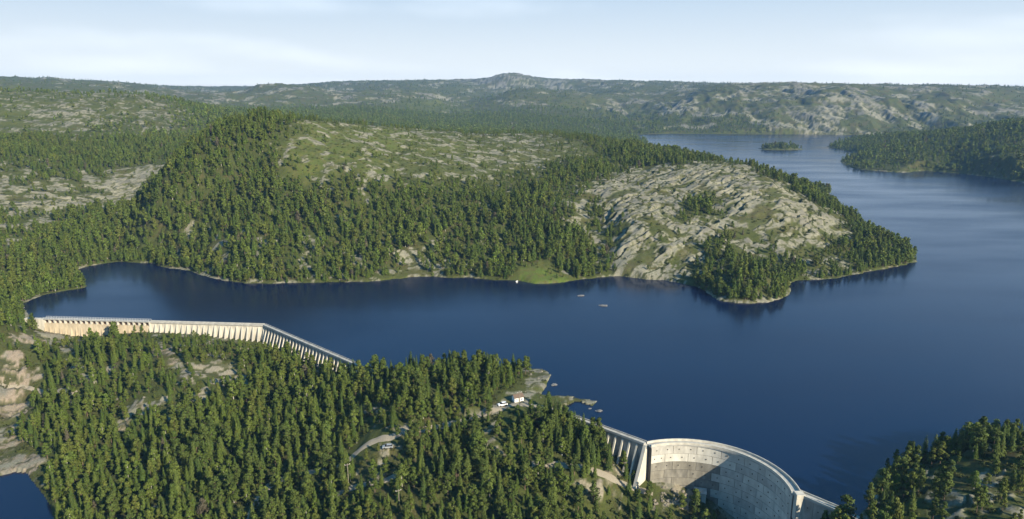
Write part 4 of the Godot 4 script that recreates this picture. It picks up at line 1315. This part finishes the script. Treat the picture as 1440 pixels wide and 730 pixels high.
	for w in want:
		var o: Vector3 = w[1].origin
		var v := o + Vector3(0, 5, 0) - Vector3(0, EYE, 0)
		var fw := v.dot(Vector3(0, -sin(PITCH), -cos(PITCH)))
		var sx := v.x / fw
		var sy := v.dot(Vector3(0, cos(PITCH), -sin(PITCH))) / fw
		if w[0] < 420.0 and absf(sx) < 0.725 and absf(sy) < 0.37: seen.append([v.length() / w[1].basis.y.length(), w])
		else: rest.append(w)
	seen.sort_custom(func(a, b): return a[0] < b[0])
	var own := {}
	for k in seen.size():
		var w: Array = seen[k][1]
		if k >= 300:
			rest.append(w)
			continue
		var o: Vector3 = w[1].origin
		var place := "on the rocky bank beside the wing wall" if o.x > 104.0 else ("near the foot of the arch dam" if o.x > 45.0 else ("by the small dark pond" if o.x < -150.0 else "in the forest below the dams"))
		if o.x <= 45.0 and o.x >= -150.0:
			if not off_road(Vector2(o.x, o.z), 7.0): place = "beside the gravel road through the forest"
			elif o.x < -105.0: place = "in the forest west of the gravel road"
			elif o.x > -20.0: place = "in the forest below the short dam"
		var tall: float = w[1].basis.y.length()
		var build := "tall " if tall > 1.08 else ("small " if tall < 0.78 else "middling ")
		var looks: String = build + {"spruce": "pointed dark green spruce ", "pine": "rounded olive green pine ", "birch": "light green leafy birch "}[w[2]]
		var t := thing(w[2] + "_tree", o, 0, looks + place, "tree", "single trees " + place)
		t.transform = w[1]
		var key := "%s%d" % [w[2], int(w[3]) % 5]
		if not own.has(key):
			var fm := needle.duplicate()
			fm.albedo_color = w[4]
			own[key] = fm
		var pair: Array = near[w[2]][int(w[3]) % 4]
		put("trunk", pair[1], null, t)
		put("crown", pair[0], own[key], t)
	# all others stand as woods
	var lots := {}
	for w in rest:
		var where := "near" if w[0] < 470.0 else ("mid" if w[0] < 1150.0 else "far")
		var pool: Dictionary = {"near": near, "mid": mid, "far": far}[where]
		var key := "%s %s %d" % [where, w[2], int(w[3]) % pool[w[2]].size()]
		if not lots.has(key): lots[key] = []
		lots[key].append(w)
	var woods := {}
	for p in [["near", "forest on the slopes below the dams"], ["mid", "forest over the hills round the lake"], ["far", "forest on the distant shores and mountains"]]:
		var o := Node3D.new()
		o.name = numbered("forest")
		add_child(o)
		tag(o, p[1], "forest", "", "stuff")
		woods[p[0]] = o
	for key: String in lots:
		var bit := key.split(" ")
		var pool: Dictionary = {"near": near, "mid": mid, "far": far}[bit[0]]
		var shape = pool[bit[1]][int(bit[2])]
		if shape is Array:
			var both: ArrayMesh = shape[0].duplicate()
			both.add_surface_from_arrays(Mesh.PRIMITIVE_TRIANGLES, shape[1].surface_get_arrays(0))
			both.surface_set_material(1, pale_bark if bit[1] == "birch" else bark)
			shape = both
		scatter(bit[1] + "_trees", shape, null, lots[key], woods[bit[0]])

func scatter(called: String, mesh: Mesh, m: Material, list: Array, parent: Node) -> void:
	var mm := MultiMesh.new()
	mm.transform_format = MultiMesh.TRANSFORM_3D
	mm.use_colors = true
	mm.mesh = mesh
	mm.instance_count = list.size()
	for i in list.size():
		mm.set_instance_transform(i, list[i][1])
		mm.set_instance_color(i, list[i][4])
	var o := MultiMeshInstance3D.new()
	o.name = called
	o.multimesh = mm
	if m: o.material_override = m
	parent.add_child(o, true)
	tag(o, "", "", "", "stuff")

func build_cover() -> void:
	# low shrubs on the open heath, loose boulders on bare ground
	var leafy: Material = mats.foliage
	var bush := []
	for s in 2:
		R.seed = 900 + s
		var v := PackedVector3Array()
		var n := PackedVector3Array()
		var c := PackedColorArray()
		for k in 80:
			var u := Vector3(R.randfn(), absf(R.randfn()) * 0.8, R.randfn()).normalized()
			var p := u * pow(R.randf(), 0.4) * Vector3(1, 0.7, 1)
			leaf(v, n, c, p, u, 0.42, u, R.randf_range(0.7, 1.0))
		bush.append(to_mesh([v, n, c], leafy))
	var stone := mat("boulder_stone", Color.WHITE, 0.95)
	stone.vertex_color_use_as_albedo = true
	stone.vertex_color_is_srgb = true
	stone.albedo_texture = grain("boulder", 40, 0.6, 1.0, 256)
	stone.uv1_triplanar = true
	var rocks := [rock_mesh(61, 8, 5), rock_mesh(62, 8, 5), rock_mesh(63, 8, 5)]
	var lots := [[], [], [], [], []]
	R.seed = 4242
	for band in [[190.0, 470.0, 3.4], [470.0, 1150.0, 5.5]]:
		var g: float = band[2]
		for cx in range(int(-band[1] * 0.72 / g), int(band[1] * 0.72 / g)):
			for cz in range(int(band[0] * 0.7 / g), int(band[1] / g) + 1):
				var x := (cx + R.randf()) * g
				var z := -(cz + R.randf()) * g
				var r := sqrt(x * x + z * z)
				if r < band[0] or r >= band[1] or absf(x) > -z * 0.78 + 15.0: continue
				var q := ground(x, z)
				if q[0] < 0.4 and not Geometry2D.is_point_in_polygon(Vector2(x, z), BELOW): continue
				if x < -140.0 and z > -310.0 and pond_edge(x, z) < 0.5: continue
				if r < 470.0 and not free_spot(Vector2(x, z)): continue
				var dice := R.randf()
				if q[1] > 0.45:
					if dice < 0.30:
						var sz := 0.25 + 1.1 * pow(R.randf(), 2.5)
						var e := Basis.from_euler(Vector3(R.randf(), R.randf() * TAU, R.randf())).scaled(Vector3(sz, sz * R.randf_range(0.5, 0.8), sz))
						lots[R.randi() % 3].append([r, Transform3D(e, Vector3(x, q[0] + sz * 0.1, z)), "", 0, Color(0.28, 0.255, 0.195).lerp(Color(0.21, 0.198, 0.17), R.randf()).linear_to_srgb()])
					elif dice > 0.93 and r > 470.0: lots[3 + R.randi() % 2].append([r, Transform3D(Basis(Vector3.UP, R.randf() * TAU).scaled(Vector3.ONE * R.randf_range(0.6, 1.3)), Vector3(x, q[0], z)), "", 0, Color(0.062, 0.078, 0.024).linear_to_srgb()])
				elif dice < 0.62 and q[4] < 0.9:
					var sz := R.randf_range(0.5, 1.35)
					lots[3 + R.randi() % 2].append([r, Transform3D(Basis(Vector3.UP, R.randf() * TAU).scaled(Vector3(sz * 1.2, sz, sz * 1.2)), Vector3(x, q[0] - 0.1, z)), "", 0, Color(0.055, 0.072, 0.02).lerp(Color(0.09, 0.10, 0.03), R.randf()).linear_to_srgb()])
	for k in 420:                        # rubble at the foot of the arch and down the stream bed
		var x := R.randf_range(44.0, 80.0)
		var z := R.randf_range(-263.0, -243.0)
		if k % 3 == 0:
			x = R.randf_range(-290.0, -225.0)
			z = R.randf_range(-415.0, -290.0)
		var q := ground(x, z)
		if q[1] < 0.3 or not free_spot(Vector2(x, z)): continue
		var sz := 0.3 + 0.9 * pow(R.randf(), 2.0)
		lots[k % 3].append([0, Transform3D(Basis.from_euler(Vector3(R.randf(), R.randf() * TAU, R.randf())).scaled(Vector3(sz, sz * 0.7, sz)), Vector3(x, q[0] + sz * 0.15, z)), "", 0, Color(0.32, 0.275, 0.21).lerp(Color(0.22, 0.20, 0.17), R.randf()).linear_to_srgb()])
	for k in 26000:
		var x := R.randf_range(55.0, 345.0)
		var z := R.randf_range(-845.0, -500.0)
		var q := ground(x, z)
		if q[0] < 0.6 or q[5] < 0.45 or R.randf() > 0.42: continue
		var sz := R.randf_range(0.45, 1.25)
		lots[3 + R.randi() % 2].append([0, Transform3D(Basis(Vector3.UP, R.randf() * TAU).scaled(Vector3(sz * 1.1, sz, sz * 1.1)), Vector3(x, q[0] - 0.1, z)), "", 0, Color(0.055, 0.078, 0.02).lerp(Color(0.085, 0.10, 0.028), R.randf()).linear_to_srgb()])
	var b := Node3D.new()
	b.name = "boulder_field"
	add_child(b)
	tag(b, "loose pale boulders strewn over the bare rocky ground", "boulders", "", "stuff")
	var u := Node3D.new()
	u.name = "undergrowth"
	add_child(u)
	tag(u, "low green shrubs and juniper over the open heath", "shrubs", "", "stuff")
	for k in 5:
		print("cover ", k, " ", lots[k].size())
		if k < 3: scatter("boulders", rocks[k], stone, lots[k], b)
		else: scatter("shrubs", bush[k - 3], null, lots[k], u)

# ------------------------------------------------------------------ light, air and camera
const EYE := 140.0
const PITCH := 0.23562

func sky_cover() -> ImageTexture:
	var w := 1024
	var h := 512
	var im := Image.create(w, h, false, Image.FORMAT_RGBA8)
	var f := FastNoiseLite.new()
	f.seed = 21
	f.frequency = 1.0
	f.fractal_octaves = 5
	for j in h / 2:
		var el := PI / 2 - PI * (j + 0.5) / h
		for i in w:
			var az := TAU * (i + 0.5) / w
			var v := f.get_noise_3d(cos(az) * 1.7, sin(az) * 1.7, el * 16.0 + 0.8 * sin(az * 2.0))
			var a := smoothstep(0.0, 0.7, v) * 0.09
			im.set_pixel(i, j, Color(1, 0.98, 0.95, a))
	return ImageTexture.create_from_image(im)

func _ready() -> void:
	var cam := Camera3D.new()
	cam.name = "camera"
	cam.position = Vector3(0, EYE, 0)
	cam.rotation.x = -PITCH
	cam.fov = 40.1
	cam.near = 1.0
	cam.far = 20000.0
	cam.current = true
	add_child(cam)
	var env := Environment.new()
	env.background_mode = Environment.BG_SKY
	var sm := ProceduralSkyMaterial.new()
	sm.sky_top_color = Color(0.16, 0.425, 0.60)
	sm.sky_horizon_color = Color(0.715, 0.727, 0.722)
	sm.sky_curve = 0.122
	sm.ground_horizon_color = Color(0.35, 0.40, 0.42)
	sm.ground_bottom_color = Color(0.16, 0.18, 0.15)
	sm.sun_angle_max = 12.0
	sm.sky_cover = sky_cover()
	var sky := Sky.new()
	sky.sky_material = sm
	env.sky = sky
	env.tonemap_mode = Environment.TONE_MAPPER_LINEAR
	env.tonemap_exposure = 2.2
	env.fog_enabled = true
	env.fog_density = 0.000054
	env.fog_light_color = Color(0.60, 0.77, 0.99)
	env.sdfgi_enabled = true
	env.ssao_enabled = true
	env.ssil_enabled = true
	var we := WorldEnvironment.new()
	we.name = "world_environment"
	we.environment = env
	add_child(we)
	var sun := DirectionalLight3D.new()
	sun.name = "sun"
	sun.light_color = Color(1.0, 0.945, 0.84)
	sun.light_energy = 1.6
	sun.light_angular_distance = 0.5
	sun.shadow_enabled = true
	add_child(sun)
	var to := Vector3(0.718, 0, 0.696).normalized() * cos(deg_to_rad(27)) + Vector3(0, sin(deg_to_rad(27)), 0)
	sun.look_at_from_position(Vector3.ZERO, -to)
	var t0 := Time.get_ticks_msec()
	build_ground()
	print("ground ", Time.get_ticks_msec() - t0)
	build_water()
	build_roads()
	build_dams()
	build_small()
	print("built ", Time.get_ticks_msec() - t0)
	build_trees()
	build_cover()
	print("all ", Time.get_ticks_msec() - t0)
